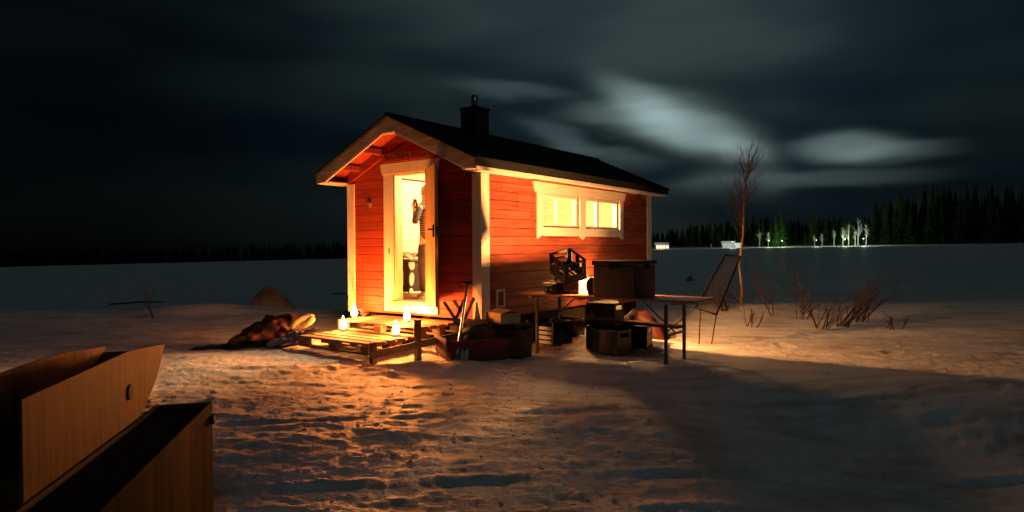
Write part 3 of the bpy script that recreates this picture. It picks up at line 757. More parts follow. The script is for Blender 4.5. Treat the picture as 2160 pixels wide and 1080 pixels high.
cb2 = thing('cardboard_box', 'small open cardboard carton on the black bag between shovel and basket', 'box'); put(cb2, .13, -.30, .36, R(15))
b = MB()
for a in ((-.13,-.126,-.1,.1,0,.10),(.126,.13,-.1,.1,0,.10),(-.126,.126,-.1,-.096,0,.10),(-.126,.126,.096,.1,0,.10),(-.126,.126,-.096,.096,0,.004)): b.box(*a)
b.build('carton_body', M['card'], cb2)
# folding stool with crossed legs
fs_ = thing('folding_stool', 'dark folding stool with crossed legs against the lit wall foot', 'stool'); put(fs_, -.08, -.30, .42, R(10))
for s in (-1, 1):
    b = MB(); b.bar((-.19, s*.12, .26), (.03, s*.12, -.02), .022, .035); b.bar((.10, s*.12+.02, .30), (-.06, s*.12+.02, -.02), .022, .035); b.build('leg', M['black_metal'], fs_)
b = MB(); b.bar((-.02,-.15,.0), (.22,-.10,-.03), .05, .03); b.build('seat_cloth', M['black_cloth'], fs_)
pc = MB(); pc.lathe([(.055,0),(.028,.12),(.006,.24)], 14); po = pc.build('lit_wall_cone', M['paper'], None, smooth=True); put(po, .10, -.22, .44); tag(po, 'pale cone standing in for lit wall between the stool and the cardboard box', 'cone')  # pale cone in place of a triangle of lit wall
# stick leaning in the left corner of the gable, withered tuft beside it
b = MB(); b.tube([(0,-.10,0),(.02,-.05,.3),(-.07,-.02,.52)], [.012,.011,.008], 7); o = b.build('leaning_stick', M['pallet'], None); put(o, -2.34, -.09, .36); tag(o, 'thin pale stick leaning on the red gable beside the left corner board', 'stick')
b = MB(); rnd = random.Random(9)
for k in range(34):
    a = rnd.uniform(0,6.28); r = rnd.uniform(.02,.12); h = rnd.uniform(.05,.15)
    b.tube([(0,0,0),(r*.5*math.cos(a),r*.5*math.sin(a),h*.7),(r*math.cos(a),r*math.sin(a),h)], [.006,.005,.002], 4)
o = b.build('birch_whisk', M['bark'], None); put(o, -2.12, -.14, .352); tag(o, 'small dark bundle of twigs lying at the foot of the red gable', 'whisk')

# ---------------------------------------------------------------- trestle table and what stands on it
tb = thing('folding_table', 'long narrow brown folding table on green metal legs beside the cabin', 'table'); put(tb, 1.55, .595, 0)
b = MB(); b.box(-1.20, 1.20, -.325, .325, .742, .77); b.build('tabletop', M['table'], tb, .006)
b = MB()
for x in (-.98, -.30, .30, .95): b.box(x-.03, x+.03, -.315, .315, .712, .741)
b.build('batten', M['pine'], tb, .003)
for x, sx in ((-.90, 1), (.84, -1)):
    for y in (-.27, .27):
        b = MB(); b.bar((x, y, -.04), (x, y, .715), .035, .035); b.build('leg', M['green_metal'], tb, .004)
    b = MB(); b.bar((x, -.25, .36), (x, .25, .36), .025, .025); b.build('crossbar', M['green_metal'], tb)
    b = MB(); b.bar((x, 0, .37), (x+sx*.42, 0, .73), .022, .012); b.build('brace', M['green_metal'], tb)
# big storage box
bx = thing('storage_box', 'large dark lidded storage box standing on the middle of the table', 'box'); put(bx, 1.80, .49, .771, R(0))
b = MB(); b.box(-.27, .27, -.28, .28, 0, .375); b.build('box_body', M['grey_plastic'], bx, .012)
b = MB(); b.box(-.285, .285, -.295, .295, .376, .43); b.build('lid', M['dark_green'], bx, .010)
b = MB(); b.box(-.05, .05, -.307, -.296, .33, .42); b.build('latch', M['black_plastic'], bx, .003)
b = MB(); b.box(.286, .298, -.05, .05, .33, .42); b.build('latch', M['black_plastic'], bx, .003)
# wooden case, camp stove, crate
wc = thing('wooden_case', 'tan wooden case with a label and a metal clasp left of the storage box', 'case'); put(wc, 1.00, .73, .771, R(-3))
b = MB(); b.box(-.19, .19, -.24, .24, .055, .20); b.build('case_lid', M['ply'], wc, .006)
b = MB(); b.box(-.19, .19, -.24, .24, 0, .053); b.build('case_base', M['grey_wood'], wc, .006)
b = MB(); b.box(-.03, .06, -.247, -.241, .035, .065); b.box(-.15, -.12, -.247, -.241, .04, .062); b.box(.12, .15, -.247, -.241, .04, .062); b.build('clasp', M['steel'], wc)
b = MB(); b.box(-.13, -.03, -.2425, -.2405, .14, .19); b.build('paper_label', M['paper'], wc)
sb_ = thing('small_bag', 'upright black bag squeezed between the wooden case and the storage box', 'bag'); put(sb_, 1.36, .50, .771, R(5))
b = MB(); b.blob((0,0,.095), (.085,.10,.115), 31, .06, 12, 16); b.build('bag_body', M['black_plastic'], sb_, smooth=True)
b = MB(); b.tube([(-.05,0,.19),(-.04,0,.235),(.04,0,.235),(.05,0,.19)], .008, 6); b.build('carrying_loop', M['black_cloth'], sb_)
cs = thing('camping_stove', 'low black camping stove with shiny knobs at the left of the wooden case', 'stove'); put(cs, .82, .52, .771, R(-10))
b = MB(); b.box(-.11, .10, -.12, .12, .008, .09); b.build('stove_body', M['black_metal'], cs, .008)
b = MB(); b.box(-.125, .105, -.14, .14, .125, .135); b.build('wind_shield', M['steel'], cs); 
b = MB(); b.tube([(0,0,.09),(0,0,.124)], .05, 14); b.build('burner', M['black_metal'], cs)
b = MB()
for x in (-.045, .03): b.tube([(x,-.121,.05),(x,-.145,.05)], .014, 12)
b.build('knob', M['steel'], cs)
b = MB(); b.box(-.10,.26,-.13,.13,.0,.022); o = b.build('cutting_board', M['table'], None, .006); put(o, .86, .56, .771+.137, R(-10)); tag(o, 'dark flat board lying across the camping stove on the table', 'board')
def crate(name, label, w, d, h, mt, group=None, solid=False):
    t = thing(name, label, 'crate', group=group); th = .012
    for s in (-1, 1):
        b = MB(); y = s*d
        yy = (y-th, y) if s > 0 else (y, y+th)
        b.box(-w, w, *yy, 0, h*.38); b.box(-w, w, *yy, h*.88, h); b.box(-w, -w+.045, *yy, h*.38, h*.88); b.box(w-.045, w, *yy, h*.38, h*.88)
        b.box(-.05, .05, *yy, h*.38, h*.88) if w > .17 else None
        if solid: b.box(-w+.045, -.05, *yy, h*.38, h*.879); b.box(.05, w-.045, *yy, h*.38, h*.879)
        b.build('side_panel', mt, t, .003)
        b = MB(); x = s*w; xx = (x-th, x) if s > 0 else (x, x+th)
        b.box(*xx, -d+th, d-th, 0, h*.38); b.box(*xx, -d+th, d-th, h*.88, h); b.box(*xx, -d+th, -d+.06, h*.38, h*.88); b.box(*xx, d-.06, d-th, h*.38, h*.88)
        b.box(*xx, -d+.06, d-.06, h*(.38 if solid else .62), h*.70)
        b.build('end_panel', mt, t, .003)
    b = MB()
    for k in range(-3, 4): b.box(k*w/3.6-.010, k*w/3.6+.010, -d+th, d-th, .004, .016)
    for k in range(-2, 3): b.box(-w+th, w-th, k*d/2.7-.010, k*d/2.7+.010, .017, .027)
    b.build('crate_bottom', mt, t)
    return t
mc = crate('bottle_crate', 'empty black bottle crate tilted on top of the wooden case', .20, .15, .27, M['black_plastic'])
mc.location = W(1.08, .385, 1.005); mc.rotation_euler = (R(14), R(20), ANG+R(-28))

# second candle behind the storage box, on an upturned crate by the wall
gc = crate('bottle_crate', 'dark crate stack by the side wall under the long window, right of the basket', .20, .15, .30, M['dark_green'], None, True)
put(gc, .36, 1.55, .02)
cr2 = copy_tree(gc); cr2['label'] = 'dark bottle crate on the snow just behind the middle of the table'; put(cr2, 1.20, 1.10, .02, R(6))
cr3 = copy_tree(gc); cr3['label'] = 'dark bottle crate under the middle of the table beside the red plank'; put(cr3, 1.45, .82, .02, R(-8))
cr8 = copy_tree(gc); cr8['label'] = 'dark bottle crate added on another to screen the sack behind the table'; put(cr8, 1.21, 1.11, .33, R(2)); cr8['group'] = 'dark crates stored beside the cabin'  # upper crate added to hide the lit sack behind it
cr5 = copy_tree(gc); cr5['label'] = 'dark crate against the side wall under the right half of the window'; put(cr5, .26, 2.80, .02, R(4))
cr7 = copy_tree(gc); cr7['label'] = 'upper dark crate carrying a candle by the side wall'; cr7['group'] = 'dark crates stored beside the cabin'; put(cr7, .26, 2.80, .33, R(-3))
cr6 = copy_tree(gc); cr6['label'] = 'dark crate under the right end of the red plank'; put(cr6, 1.50, 1.40, .02, R(10))
for i, k in enumerate((gc, cr2, cr3, cr5, cr6)): k['group'] = 'dark crates stored beside the cabin'
cc = copy_tree(c0); cc['label'] = 'burning candle on the table hidden behind the storage box'; put(cc, 1.38, .76, .771); cc.scale = (.8,.8,.8)
cw = copy_tree(c0); cw['label'] = 'burning candle on the upper crate against the side wall'; put(cw, .26, 2.80, .635); cw.scale = (.8,.8,.8)
lamp('wall_candle_light', W(.26, 2.80, .77), 32, (1.0, .44, .13), .03)
cw['group'] = cc['group'] = 'candles burning beside the cabin wall'
lamp('table_candle_light', W(1.38, .76, .918), 850, (1.0, .41, .12), .03)
# slatted crate: pale slats stand in for light shining through
lc = thing('slatted_crate', 'small crate, pale slats standing in for light through it, behind the left table leg', 'crate'); put(lc, .62, .62, .10, R(-6))
for k in range(4):
    b = MB(); b.box(-.02, .22, -.20, -.185, .02+k*.06, .062+k*.06); b.build('light_slat', M['paper'], lc, .003)
b = MB(); b.box(-.22, -.20, -.18, .2, 0, .30); b.box(.23, .25, -.2, .2, 0, .30); b.box(-.2, .23, .18, .2, 0, .30); b.box(-.2, .23, -.18, .18, 0, .015); b.build('crate_frame', M['dark_green'], lc)
df = thing('blocker_sack', 'unseen sack shaped blocker added behind the storage box to shade the wall', 'sack'); put(df, 1.16, 1.36, .0, R(0))  # unseen, added to shade the wall below and right of the window
b = MB(); vs = []; fs = []; m = 20; prof = [(.02,0),(.13,.01),(.145,.25),(.14,.6),(.145,.9),(.135,1.06),(.11,1.10),(.01,1.10)]
for r, z in prof:
    for k in range(m):
        a = 2*math.pi*k/m; rr = r*(1+.07*math.sin(3*a+z*5)+.04*math.sin(7*a-z*9)); vs.append((rr*math.cos(a), rr*.85*math.sin(a), z*(1+.075*math.cos(a)*r/.12*.9)))
for i in range(len(prof)-1):
    for k in range(m): fs.append((i*m+k, i*m+(k+1) % m, (i+1)*m+(k+1) % m, (i+1)*m+k))
b.add(vs, fs); b.build('blocker_body', M['black_plastic'], df, smooth=True)
b = MB(); b.tube([(.02,0,1.08),(.04,.0,1.14),(.07,.02,1.15),(.10,.02,1.12)], [.03,.03,.025,.015], 8); b.build('blocker_neck', M['black_cloth'], df, smooth=True)
# red plank seat, orange tarp heap
pk = MB(); pk.box(-.40, .40, -.09, .09, 0, .035); o = pk.build('red_plank', mat('red_plank_paint', (.035,.006,.003), (.06,.010,.005), (2,20,20), .7), None, .004); put(o, 1.85, 1.18, .352, R(-8)); tag(o, 'red brown plank lying across the crates under the table', 'plank')
b = MB(); rnd = random.Random(21)
n1, n2 = 22, 16; vs = []; fs = []
for i in range(n1+1):
    for j in range(n2+1):
        u = i/n1*2-1; v = j/n2*2-1; r2 = min(1, (u*u+v*v)**.5)
        z = .40*(1-r2**1.7)*(1+.35*u)+.045*math.sin(7*u+5*v+2*math.sin(4*v))+.03*math.sin(15*v-9*u)+rnd.uniform(-.02,.02)
        vs.append((u*.62, v*.40, z-.02)) 
for i in range(n1):
    for j in range(n2): k = i*(n2+1)+j; fs.append((k, k+n2+1, k+n2+2, k+1))
b.add(vs, fs); o = b.build('tarp_heap', M['orange_tarp'], None, smooth=True); put(o, 1.12, 2.15, .02, R(15)); o.scale = (.85,.85,1); tag(o, 'crumpled orange red tarpaulin heaped on the snow behind the table legs', 'tarpaulin')

# ---------------------------------------------------------------- mesh lounger
ln = thing('mesh_lounger', 'dark framed mesh deck lounger standing tilted by the birch', 'lounger', (0,0,0))
tl, tr, br_, bl_ = px(1530,538,9.6), px(1562,541,10.0), px(1511,664,9.1), px(1466,649,8.8)
b = MB(); b.tube([tl,tr,br_,bl_,tl], .014, 8); b.build('frame', M['black_metal'], ln)
b = MB()
n1, n2 = 20, 40
for i in range(1, n1): p, q = tl.lerp(tr, i/n1), bl_.lerp(br_, i/n1); b.tube([p, q], .0023, 3, False)
for i in range(1, n2): p, q = tl.lerp(bl_, i/n2), tr.lerp(br_, i/n2); b.tube([p, q], .0023, 3, False)
b.build('mesh_fabric', M['black_cloth'], ln)
for p, u, v in ((bl_.lerp(br_, .25), 1474, 672), (br_, 1500, 682)):
    q = px(u, v, 8.9); q.z = H(q.x, q.y)-.02; c = MB(); c.tube([p, q], .009, 6); c.build('leg', M['black_metal'], ln)
c = MB(); s1 = tl.lerp(bl_, .80)+Vector((0,.02,0)); q = px(1408, 632, 9.6); q.z = .10; c.tube([bl_, q], .011, 6); c.build('stretcher', M['black_metal'], ln)

# ---------------------------------------------------------------- bare birch and shrubs
def branchy(b, p, d, L, r, depth, rnd, spread=.5, n=6, segs=4, up=.12):
    pts = [p]; rad = [r]; q = p.copy(); dd = d.copy()
    for i in range(segs):
        dd = (dd + Vector((rnd.gauss(0,.10), rnd.gauss(0,.10), up*.4))).normalized()
        q = q + dd*L/segs; pts.append(q.copy()); rad.append(r*(1-.55*(i+1)/segs))
    b.tube(pts, rad, n, False)
    if depth <= 0: return
    k = rnd.randint(2, 3) + (1 if depth > 1 else 0)
    for j in range(k):
        i = rnd.randint(1, segs); base = pts[i]
        ax = Vector((rnd.gauss(0,1), rnd.gauss(0,1), rnd.gauss(0,.3))).normalized()
        nd = (dd + ax*spread*rnd.uniform(.6,1.2)).normalized(); nd.z = nd.z*.8+up
        branchy(b, base, nd.normalized(), L*rnd.uniform(.5,.72), rad[i]*.62, depth-1, rnd, spread, max(4, n-1), 3, up)
bp = gy(1562, 668, .05)
T0 = Vector(((1562-1080)/F*12.7, 12.7, H(4.5, 12.7)-.03))
bt = thing('bare_birch', 'slender bare birch with reddish trunk and a fan of thin upright twigs', 'tree', T0)
trunk = [(0,0,0),(.03,.0,.45),(-.02,.02,.95),(.05,.0,1.5),(.07,.02,2.05),(.10,.0,2.55),(.14,.02,2.95)]
b = MB(); b.tube(trunk, [.032,.026,.023,.020,.015,.010,.005], 10); b.build('trunk', M['birch_bark'], bt, smooth=True)
rnd = random.Random(31); b = MB()
for k in range(38):
    t = rnd.uniform(.46, .99); i = min(5, int(t*6)); p = Vector(trunk[i]).lerp(Vector(trunk[i+1]), t*6-i)
    a = rnd.uniform(0, 6.28); d = Vector((.72*math.cos(a), .72*math.sin(a), 1.0)).normalized()
    branchy(b, p, d, rnd.uniform(.45,.85)*(1.2-t*.6), .0058, 3, rnd, .5, 4, 5, .16)
for k in range(6):
    t = rnd.uniform(.05, .3); p = Vector(trunk[0]).lerp(Vector(trunk[2]), t); a = rnd.uniform(0, 6.28)
    branchy(b, p, Vector((math.cos(a), math.sin(a), .7)).normalized(), rnd.uniform(.35,.7), .008, 2, rnd, .5, 4)
b.build('crown', M['bark'], bt)
def shrub(u, v, Y, hpx, stems, lean, label, seed):
    for _ in range(6): Y = min(gy(u, v, H((u-1080)/F*Y, Y)), 14.2)
    p = Vector(((u-1080)/F*Y, Y, 0)); p.z = H(p.x, p.y)-.03; rnd = random.Random(seed)
    h = hpx/F*Y; b = MB()
    for k in range(stems):
        a = rnd.uniform(0, 6.28); d = Vector((lean+.45*math.cos(a), .4*math.sin(a), 1)).normalized()
        o_ = Vector((rnd.uniform(-.1,.1), rnd.uniform(-.1,.1), 0))
        branchy(b, o_, d, h*rnd.uniform(.5,.85), rnd.uniform(.008,.015), 3, rnd, .5, 5, 5, .08)
    o = b.build('bare_shrub', M['bark'], None); o.location = p
    tag(o, label, 'shrub', 'leafless shrubs on the snowy bank')
shrub(1530, 665, 11.2, 70, 9, -.1, 'short tangle of bare stems at the foot of the birch', 1)
shrub(1578, 690, 10.9, 60, 5, .3, 'low sparse shrub just right of the birch trunk', 2)
shrub(1630, 672, 11.6, 120, 3, .0, 'forked bare shrub standing alone right of the birch', 3)
shrub(1690, 676, 11.3, 70, 5, .25, 'low thin shrub between the forked shrub and the big clump', 4)
shrub(1722, 690, 10.9, 150, 2, -.25, 'tall single stemmed shrub leaning left beside the big clump', 5)
shrub(1735, 695, 10.4, 90, 6, .5, 'large spreading shrub bending right over the snow', 6)
shrub(1775, 690, 10.6, 105, 9, .65, 'dense dark shrub clump with long stems reaching right', 7)
shrub(1815, 680, 11.2, 90, 8, .5, 'rightmost upright shrub clump on the bank', 8)
shrub(1885, 695, 10.6, 40, 4, .4, 'few short twigs poking from the snow at the right', 9)
shrub(326, 672, 12.6, 110, 1, -.1, 'single faint sapling on the bank at the left', 10)

# ---------------------------------------------------------------- boulders and sticks on the ice
def boulder(u, vb, Y, wpx, hpx, label, seed, peak=0.0):
    w = wpx/F*Y/2; h = hpx/F*Y; x = (u-1080)/F*Y; rnd = random.Random(seed)
    b = MB(); n, m = 16, 28; vs = []; fs = []; ph = [rnd.uniform(0,6.28) for _ in range(8)]
    for i in range(n+1):
        t = i/n
        for k in range(m):
            a = 2*math.pi*k/m
            r = (t**.80)*(1+.10*math.sin(3*a+ph[0])+.06*math.sin(5*a+ph[1]+3*t)+.03*math.sin(11*a+9*t+ph[2]))
            z = h*(1-t**1.25)*(1+.05*math.sin(4*a+ph[3])*t)
            vs.append((w*r*math.cos(a)+peak*w*(1-t), w*.8*r*math.sin(a), z-.05*t))
    for i in range(n):
        for k in range(m): fs.append((i*m+k, (i+1)*m+k, (i+1)*m+(k+1) % m, i*m+(k+1) % m))
    b.add(vs, fs); o = b.build('boulder', M['stone'], None, smooth=True); o.location = (x, Y, min(H(x, Y), EYE-(vb-522)/F*Y)); tag(o, label, 'boulder'); return o
boulder(568, 657, 14.6, 112, 55, 'large pointed brown boulder on the ice edge left of the cabin', 3, -.05)
boulder(1457, 577, 34, 20, 12, 'small dark rock lying far out on the frozen lake', 5, -.2)
def stick(pts, r, label):
    b = MB(); b.tube(pts, r, 6); o = b.build('branch', M['bark'], None); tag(o, label, 'branch')
p = px(698, 620, 18.3); q = px(745, 619, 18.0); stick([p, p.lerp(q, .5)+Vector((0,0,.01)), q], [.015,.02,.02], 'dark fallen branch on the ice left of the cabin corner')
p = px(230, 642, 15.5); q = px(345, 637, 15.2); stick([p, p.lerp(q, .5)+Vector((0,0,.02)), q], [.02,.025,.012], 'thin dark branch lying on the snow at the far left')

# ---------------------------------------------------------------- heap of clothes and covers left of the pallets
def sheet(name, pts_w, thick, mt, label, cat, seed=0):
    pass
def roll(pts, radii, mt, name, label, cat, seed=1, fold=.18, n=20, parent=None):
    """soft creased bundle along a path"""
    rnd = random.Random(seed); ph = [rnd.uniform(0,6.28) for _ in range(5)]
    P = [Vector(p) for p in pts]; b = MB(); vs = []; fs = []; K = 26
    for i in range(K+1):
        t = i/K*(len(P)-1); j = min(len(P)-2, int(t)); f = t-j
        c = P[j].lerp(P[j+1], f); rr = radii[j]*(1-f)+radii[j+1]*f
        d = (P[j+1]-P[j]).normalized(); u = d.cross(Vector((0,0,1))).normalized(); w = u.cross(d)
        endk = min(1, .35+min(i, K-i)*.35)
        for k in range(n):
            a = 2*math.pi*k/n
            q = rr*endk*(1+fold*math.sin(3*a+ph[0]+.5*i)+fold*.6*math.sin(7*a+ph[1]-.9*i)+fold*.5*math.sin(1.7*i+2*a+ph[2]))
            vs.append(tuple(c+u*math.cos(a)*q*1.25+w*math.sin(a)*q*.75))
    for i in range(K):
        for k in range(n): fs.append((i*n+k, i*n+(k+1) % n, (i+1)*n+(k+1) % n, (i+1)*n+k))
    fs.append(tuple(range(n))[::-1]); fs.append(tuple(range(K*n, K*n+n)))
    b.add(vs, fs); o = b.build(name, mt, parent, smooth=True)
    if label: tag(o, label, cat)
    return o
roll([px(392,742,8.75), px(470,736,8.9), px(560,728,9.0), px(640,716,9.1)], [.05,.09,.12,.10], M['black_cloth'], 'dark_cover', 'long dark cover trailing over the snow left of the brown bundle', 'cover', 3, .2)
roll([px(478,727,8.9), px(530,708,9.0), px(590,688,9.1), px(632,680,9.15)], [.08,.16,.19,.12], M['brown_hide'], 'leather_bundle', 'brown creased leather coat bundled on the snow left of the pallets', 'coat', 5, .22)
roll([px(552,678,9.2), px(600,676,9.25), px(632,682,9.2)], [.09,.10,.06], M['brown_hide'], 'rolled_hide', 'glossy dark brown roll lying on top of the leather coat', 'roll', 8, .25)
fh = thing('fleece_hood', 'pale fleece lined hood opening at the right end of the brown heap', 'hood', px(636, 680, 9.0), R(15))
b = MB(); K = 22
pts = [(.125*math.cos(2*math.pi*k/K)*1.05, .02*math.sin(4*math.pi*k/K), .047*math.sin(2*math.pi*k/K)+.05*math.cos(2*math.pi*k/K)) for k in range(K+1)]
b.tube(pts, .046, 10, False); b.build('fleece_rim', M['fleece'], fh, smooth=True)
b = MB(); b.blob((0,.06,0), (.11,.06,.05), 2, .1); b.build('hood_inside', M['black_cloth'], fh, smooth=True)
roll([px(560,728,8.8), px(620,712,8.85), px(662,702,8.9)], [.05,.09,.07], M['lilac_cloth'], 'lilac_cover', 'lilac grey cloth spilling out beneath the fleece hood', 'cloth', 11, .3)
roll([px(628,712,8.75), px(650,704,8.8), px(668,694,8.9)], [.05,.055,.04], M['black_cloth'], 'black_strap_bundle', 'small black folded strap bundle touching the pallet corner', 'bundle', 13, .3)

# ---------------------------------------------------------------- foreground left: plywood box and sled prow
fb = thing('plywood_box', 'tall open plywood box with dark inside at the lower left edge', 'box', (-1.49, 3.2, 0), math.atan2(.22, 1))
Zt = .62; b = MB()
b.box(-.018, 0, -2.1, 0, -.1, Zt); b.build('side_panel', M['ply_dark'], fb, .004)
b = MB(); b.box(-.235-.018, -.235, -2.1, 0, -.1, Zt-.0); b.build('side_panel', M['ply'], fb, .004)
b = MB(); b.box(-.234, -.019, -.020, -.001, -.1, Zt-.002); b.build('end_panel', M['ply'], fb, .004)
b = MB(); b.box(-.234, -.019, -2.1, -.021, Zt-.42, Zt-.40); b.build('box_floor', M['black_cloth'], fb)
b = MB(); b.box(-.234, -.019, -2.09, -.025, Zt-.12, Zt-.018); b.build('shade_block', M['felt'], fb)  # black block filling the box, stands for the shade inside
b = MB(); b.box(.0,.02,-.06,-.02,Zt-.10,Zt-.06); b.build('catch', M['black_metal'], fb)
pw = thing('plywood_sled', 'plywood sled with a pointed raised prow at the left edge', 'sled', (-3.01,5.6,0), math.atan2(.28, 1))
pr = [(0,.55),(-.5,.60),(-1.04,.65),(-2.7,.68),(-2.7,.03),(-1.25,.05),(-.79,.13),(-.62,.17),(-.42,.25),(-.27,.32),(-.17,.40),(-.06,.50)]
for off in (0, -.45):
    b = MB(); b.prism_x(pr, off-.016, off); b.build('side_panel', M['ply'], pw, .003)
b = MB(); fr_ = pr[4:]; n = len(fr_)
b.add([(-.018, y, z+.012) for y, z in fr_]+[(-.448, y, z+.012) for y, z in fr_], [(i, i+1, n+i+1, n+i) for i in range(n-1)])
o = b.build('curved_bottom', M['ply'], pw); so = o.modifiers.new('s','SOLIDIFY'); so.thickness = .01
b = MB(); b.M = Matrix.Translation((.001, -1.05, .36)) @ Matrix.Rotation(R(90), 4, 'Y'); b.lathe([(.055,0),(.055,.012),(.0,.014)], 20); b.build('hole_disc', M['black_plastic'], pw)  # black disc drawn for the dark round hole

# ---------------------------------------------------------------- the far shore
def spruce_mb(b, h, w, seed, ox=0, oy=0, oz=0, tiers=11, m=9):
    rnd = random.Random(seed)
    b.tube([(ox,oy,oz-1),(ox,oy,oz+h*.97)], [w*.10,.03], 4, False)
    for i in range(tiers):
        t = i/(tiers-1); z = oz + h*(.06+.90*t); r = w*(1-t)**.85*(.85+.3*rnd.random())+.12
        n = len(b.v); dz = h/tiers*1.5
        a0 = rnd.uniform(0, 6.28); vs = [(ox, oy, z+dz)]; fs = []
        for k in range(m*2):
            a = a0+math.pi*k/m; rr = r*(rnd.uniform(.8,1.15) if k % 2 == 0 else rnd.uniform(.35,.6))
            vs.append((ox+rr*math.cos(a), oy+rr*math.sin(a), z-(.25*dz if k % 2 == 0 else -.2*dz)))
        for k in range(m*2): fs.append((0, 1+k, 1+(k+1) % (m*2)))
        b.add(vs, fs)
def shore_xy(u, D):
    az = math.atan((u-1080)/F); return D*math.sin(az), D*math.cos(az)
protos = []
for i in range(6):
    b = MB(); rnd = random.Random(i+50); spruce_mb(b, 10, rnd.uniform(1.3,2.0), i+70); o = b.build('spruce', M['needles'], None); protos.append(o)
def top_at(u):                               # height of the wood above the shore by direction
    return np.interp(u, [1370,1400,1440,1480,1560,1630,1650,1660,1700,1760,1830,1850,1890,2160], [8,9,11,13.5,15,16,17,14,14.5,15,15,20,24,26])
rnd = random.Random(77); first = [True]*6; cnt = 0
GREEN = {1636: (352,16.5), 1641: (356,18), 1648: (354,19), 1652: (358,16), 1626: (355,14), 1775: (358,12), 1783: (357,13), 1796: (360,12)}
def plant(u, D, h, label, group):
    global cnt
    k = rnd.randrange(6)
    if first[k]: o = protos[k]; first[k] = False
    else: o = protos[k].copy(); COL.objects.link(o)
    x, y = shore_xy(u, D); s = h/10; o.location = (x, y, H(x, y)-.2); o.scale = (s*rnd.uniform(.8,1.15), s*rnd.uniform(.8,1.15), s); o.rotation_euler = (0,0,rnd.uniform(0,6.28))
    tag(o, label, 'tree', group); cnt += 1
u = 1345.0
while u < 2165:
    if True:
        D = rnd.uniform(366, 392); plant(u, D, float(top_at(u))*rnd.uniform(.50, 1.14), 'dark spruce in the jagged row of the wood across the lake', 'dark spruces across the lake')
    u += rnd.uniform(2.6, 4.6)
for i, (u, (D, h)) in enumerate(sorted(GREEN.items())):
    plant(u, D, h*.95, 'spruce lit green by a lamp on the far shore', 'green lit spruces on the far shore')
b = MB(); rnd = random.Random(5)
for k in range(300):
    u = rnd.uniform(1330, 2250); D = rnd.uniform(400, 430); x, y = shore_xy(u, D); spruce_mb(b, float(top_at(u))*rnd.uniform(.70,1.0)+1.5, rnd.uniform(1.8,2.8), k, x, y, H(x, y)-1.5, 7, 5)
o = b.build('far_forest', M['needles_dark'], None); tag(o, 'solid dark mass of wood behind the spruce row on the right', 'forest', kind='stuff')
b = MB()
for k in range(800):
    u = rnd.uniform(-250, 1345); D = rnd.uniform(356, 385); x, y = shore_xy(u, D); h = float(np.interp(u, [0,270,500,730,1345], [9,9,9.5,11,9]))*rnd.uniform(.7,1.1)
    spruce_mb(b, h, rnd.uniform(2.0,3.2), k+900, x, y, H(x, y)-2.2, 7, 5)
o = b.build('dark_shore_forest', M['needles_dark'], None); tag(o, 'low black band of wood along the left shore of the lake', 'forest', kind='stuff')
# lit birches on the far shore
for i, (u, yt) in enumerate(((1602,472),(1621,476),(1718,485),(1734,482),(1759,476),(1778,473),(1790,466),(1804,480),(1810,455),(1827,468),(1500,497))):
    D = 347; x, y = shore_xy(u, D); h = (508-yt)*D/F*1.02; rnd = random.Random(i+200)
    t = thing('birch', '', 'tree', (x, y, H(x, y)-.2), 0, 'pale bare birches on the far shore')
    t['label'] = ['pale birch left of the green spruces on the far shore','second pale birch beside the green spruces','leftmost of the short birches right of the green spruces','short pale birch right of the green spruces','slim pale birch in the middle of the far right shore','pale birch in front of green lit bushes','tall slim birch beside the lamp lit bank','small birch left of the tallest far birch','tallest pale birch on the far right shore','pale birch standing at the brightest shore lamp','faint birch by the shore cottage'][i]
    b = MB(); b.tube([(0,0,0),(.1,0,h*.5),(0,.1,h)], [.22,.15,.04], 5); b.build('trunk', M['twig_far'], t)
    b = MB()
    for k in range(16):
        z = h*rnd.uniform(.28,.92); a = rnd.uniform(0,6.28); L_ = h*.17*(1.25-z/h)
        branchy(b, Vector((0,0,z)), Vector((.6*math.cos(a), .6*math.sin(a), 1)).normalized(), L_*1.5, .06, 2, rnd, .5, 3, 3, .1)
    b.build('crown', M['twig_far'], t)
# shore lamps
for i, (u, D, z, P, col, lb) in enumerate((
        (1622, 338, 3.2, 2600, (.75,1,.5), 'shore lamp lighting the green spruces'),
        (1650, 346, 3.0, 2200, (.6,1,.35), 'shore lamp among the green spruces'),
        (1722, 339, 3.0, 1500, (.85,1,.8), 'shore lamp before the short birches'),
        (1782, 343, 3.2, 2600, (.8,1,.6), 'shore lamp beside the green lit bushes'),
        (1822, 341, 3.4, 3200, (.85,1,.85), 'brightest shore lamp on the far right'),
        (1545, 338, 3.0, 2600, (.9,1,.95), 'lamp in front of the white cottage'))):
    x, y = shore_xy(u, D); g = H(x, y)
    t = thing('shore_lamp', lb, 'lamp', (x, y, g), 0, 'lamps along the far shore')
    b = MB(); b.tube([(0,0,-.2),(0,0,z)], .05, 5); b.build('pole', M['black_metal'], t)
    b = MB(); b.blob((0,0,z+.12), (.16,.16,.14), 0, 0, 6, 8); b.build('lamp_globe', M['lamp_white'], t)
    lamp('shore_light', (x, y, g+z+.5), P*1.0, col, .25)
def cottage(u, D, w, h, rz, label, lit, seed):
    x, y = shore_xy(u, D); t = thing('cottage', label, 'cottage', (x, y, H(x, y)-.1), rz)
    b = MB(); b.box(-w/2, w/2, -2, 2, 0, h); b.build('wall', M['wall_far'], t)
    b = MB(); b.prism_x([(-2.5, h+.01), (2.5, h+.01), (0, h+1.4)], -w/2-.4, w/2+.4); b.build('roof', M['roof_snow'], t)
    for k in range(lit):
        xx = -w/2+ (k+.5)*w/lit; b = MB(); b.box(xx-.5, xx+.5, -2.05, -2.005, .7, 1.7); b.build('window', M['win_warm'], t)
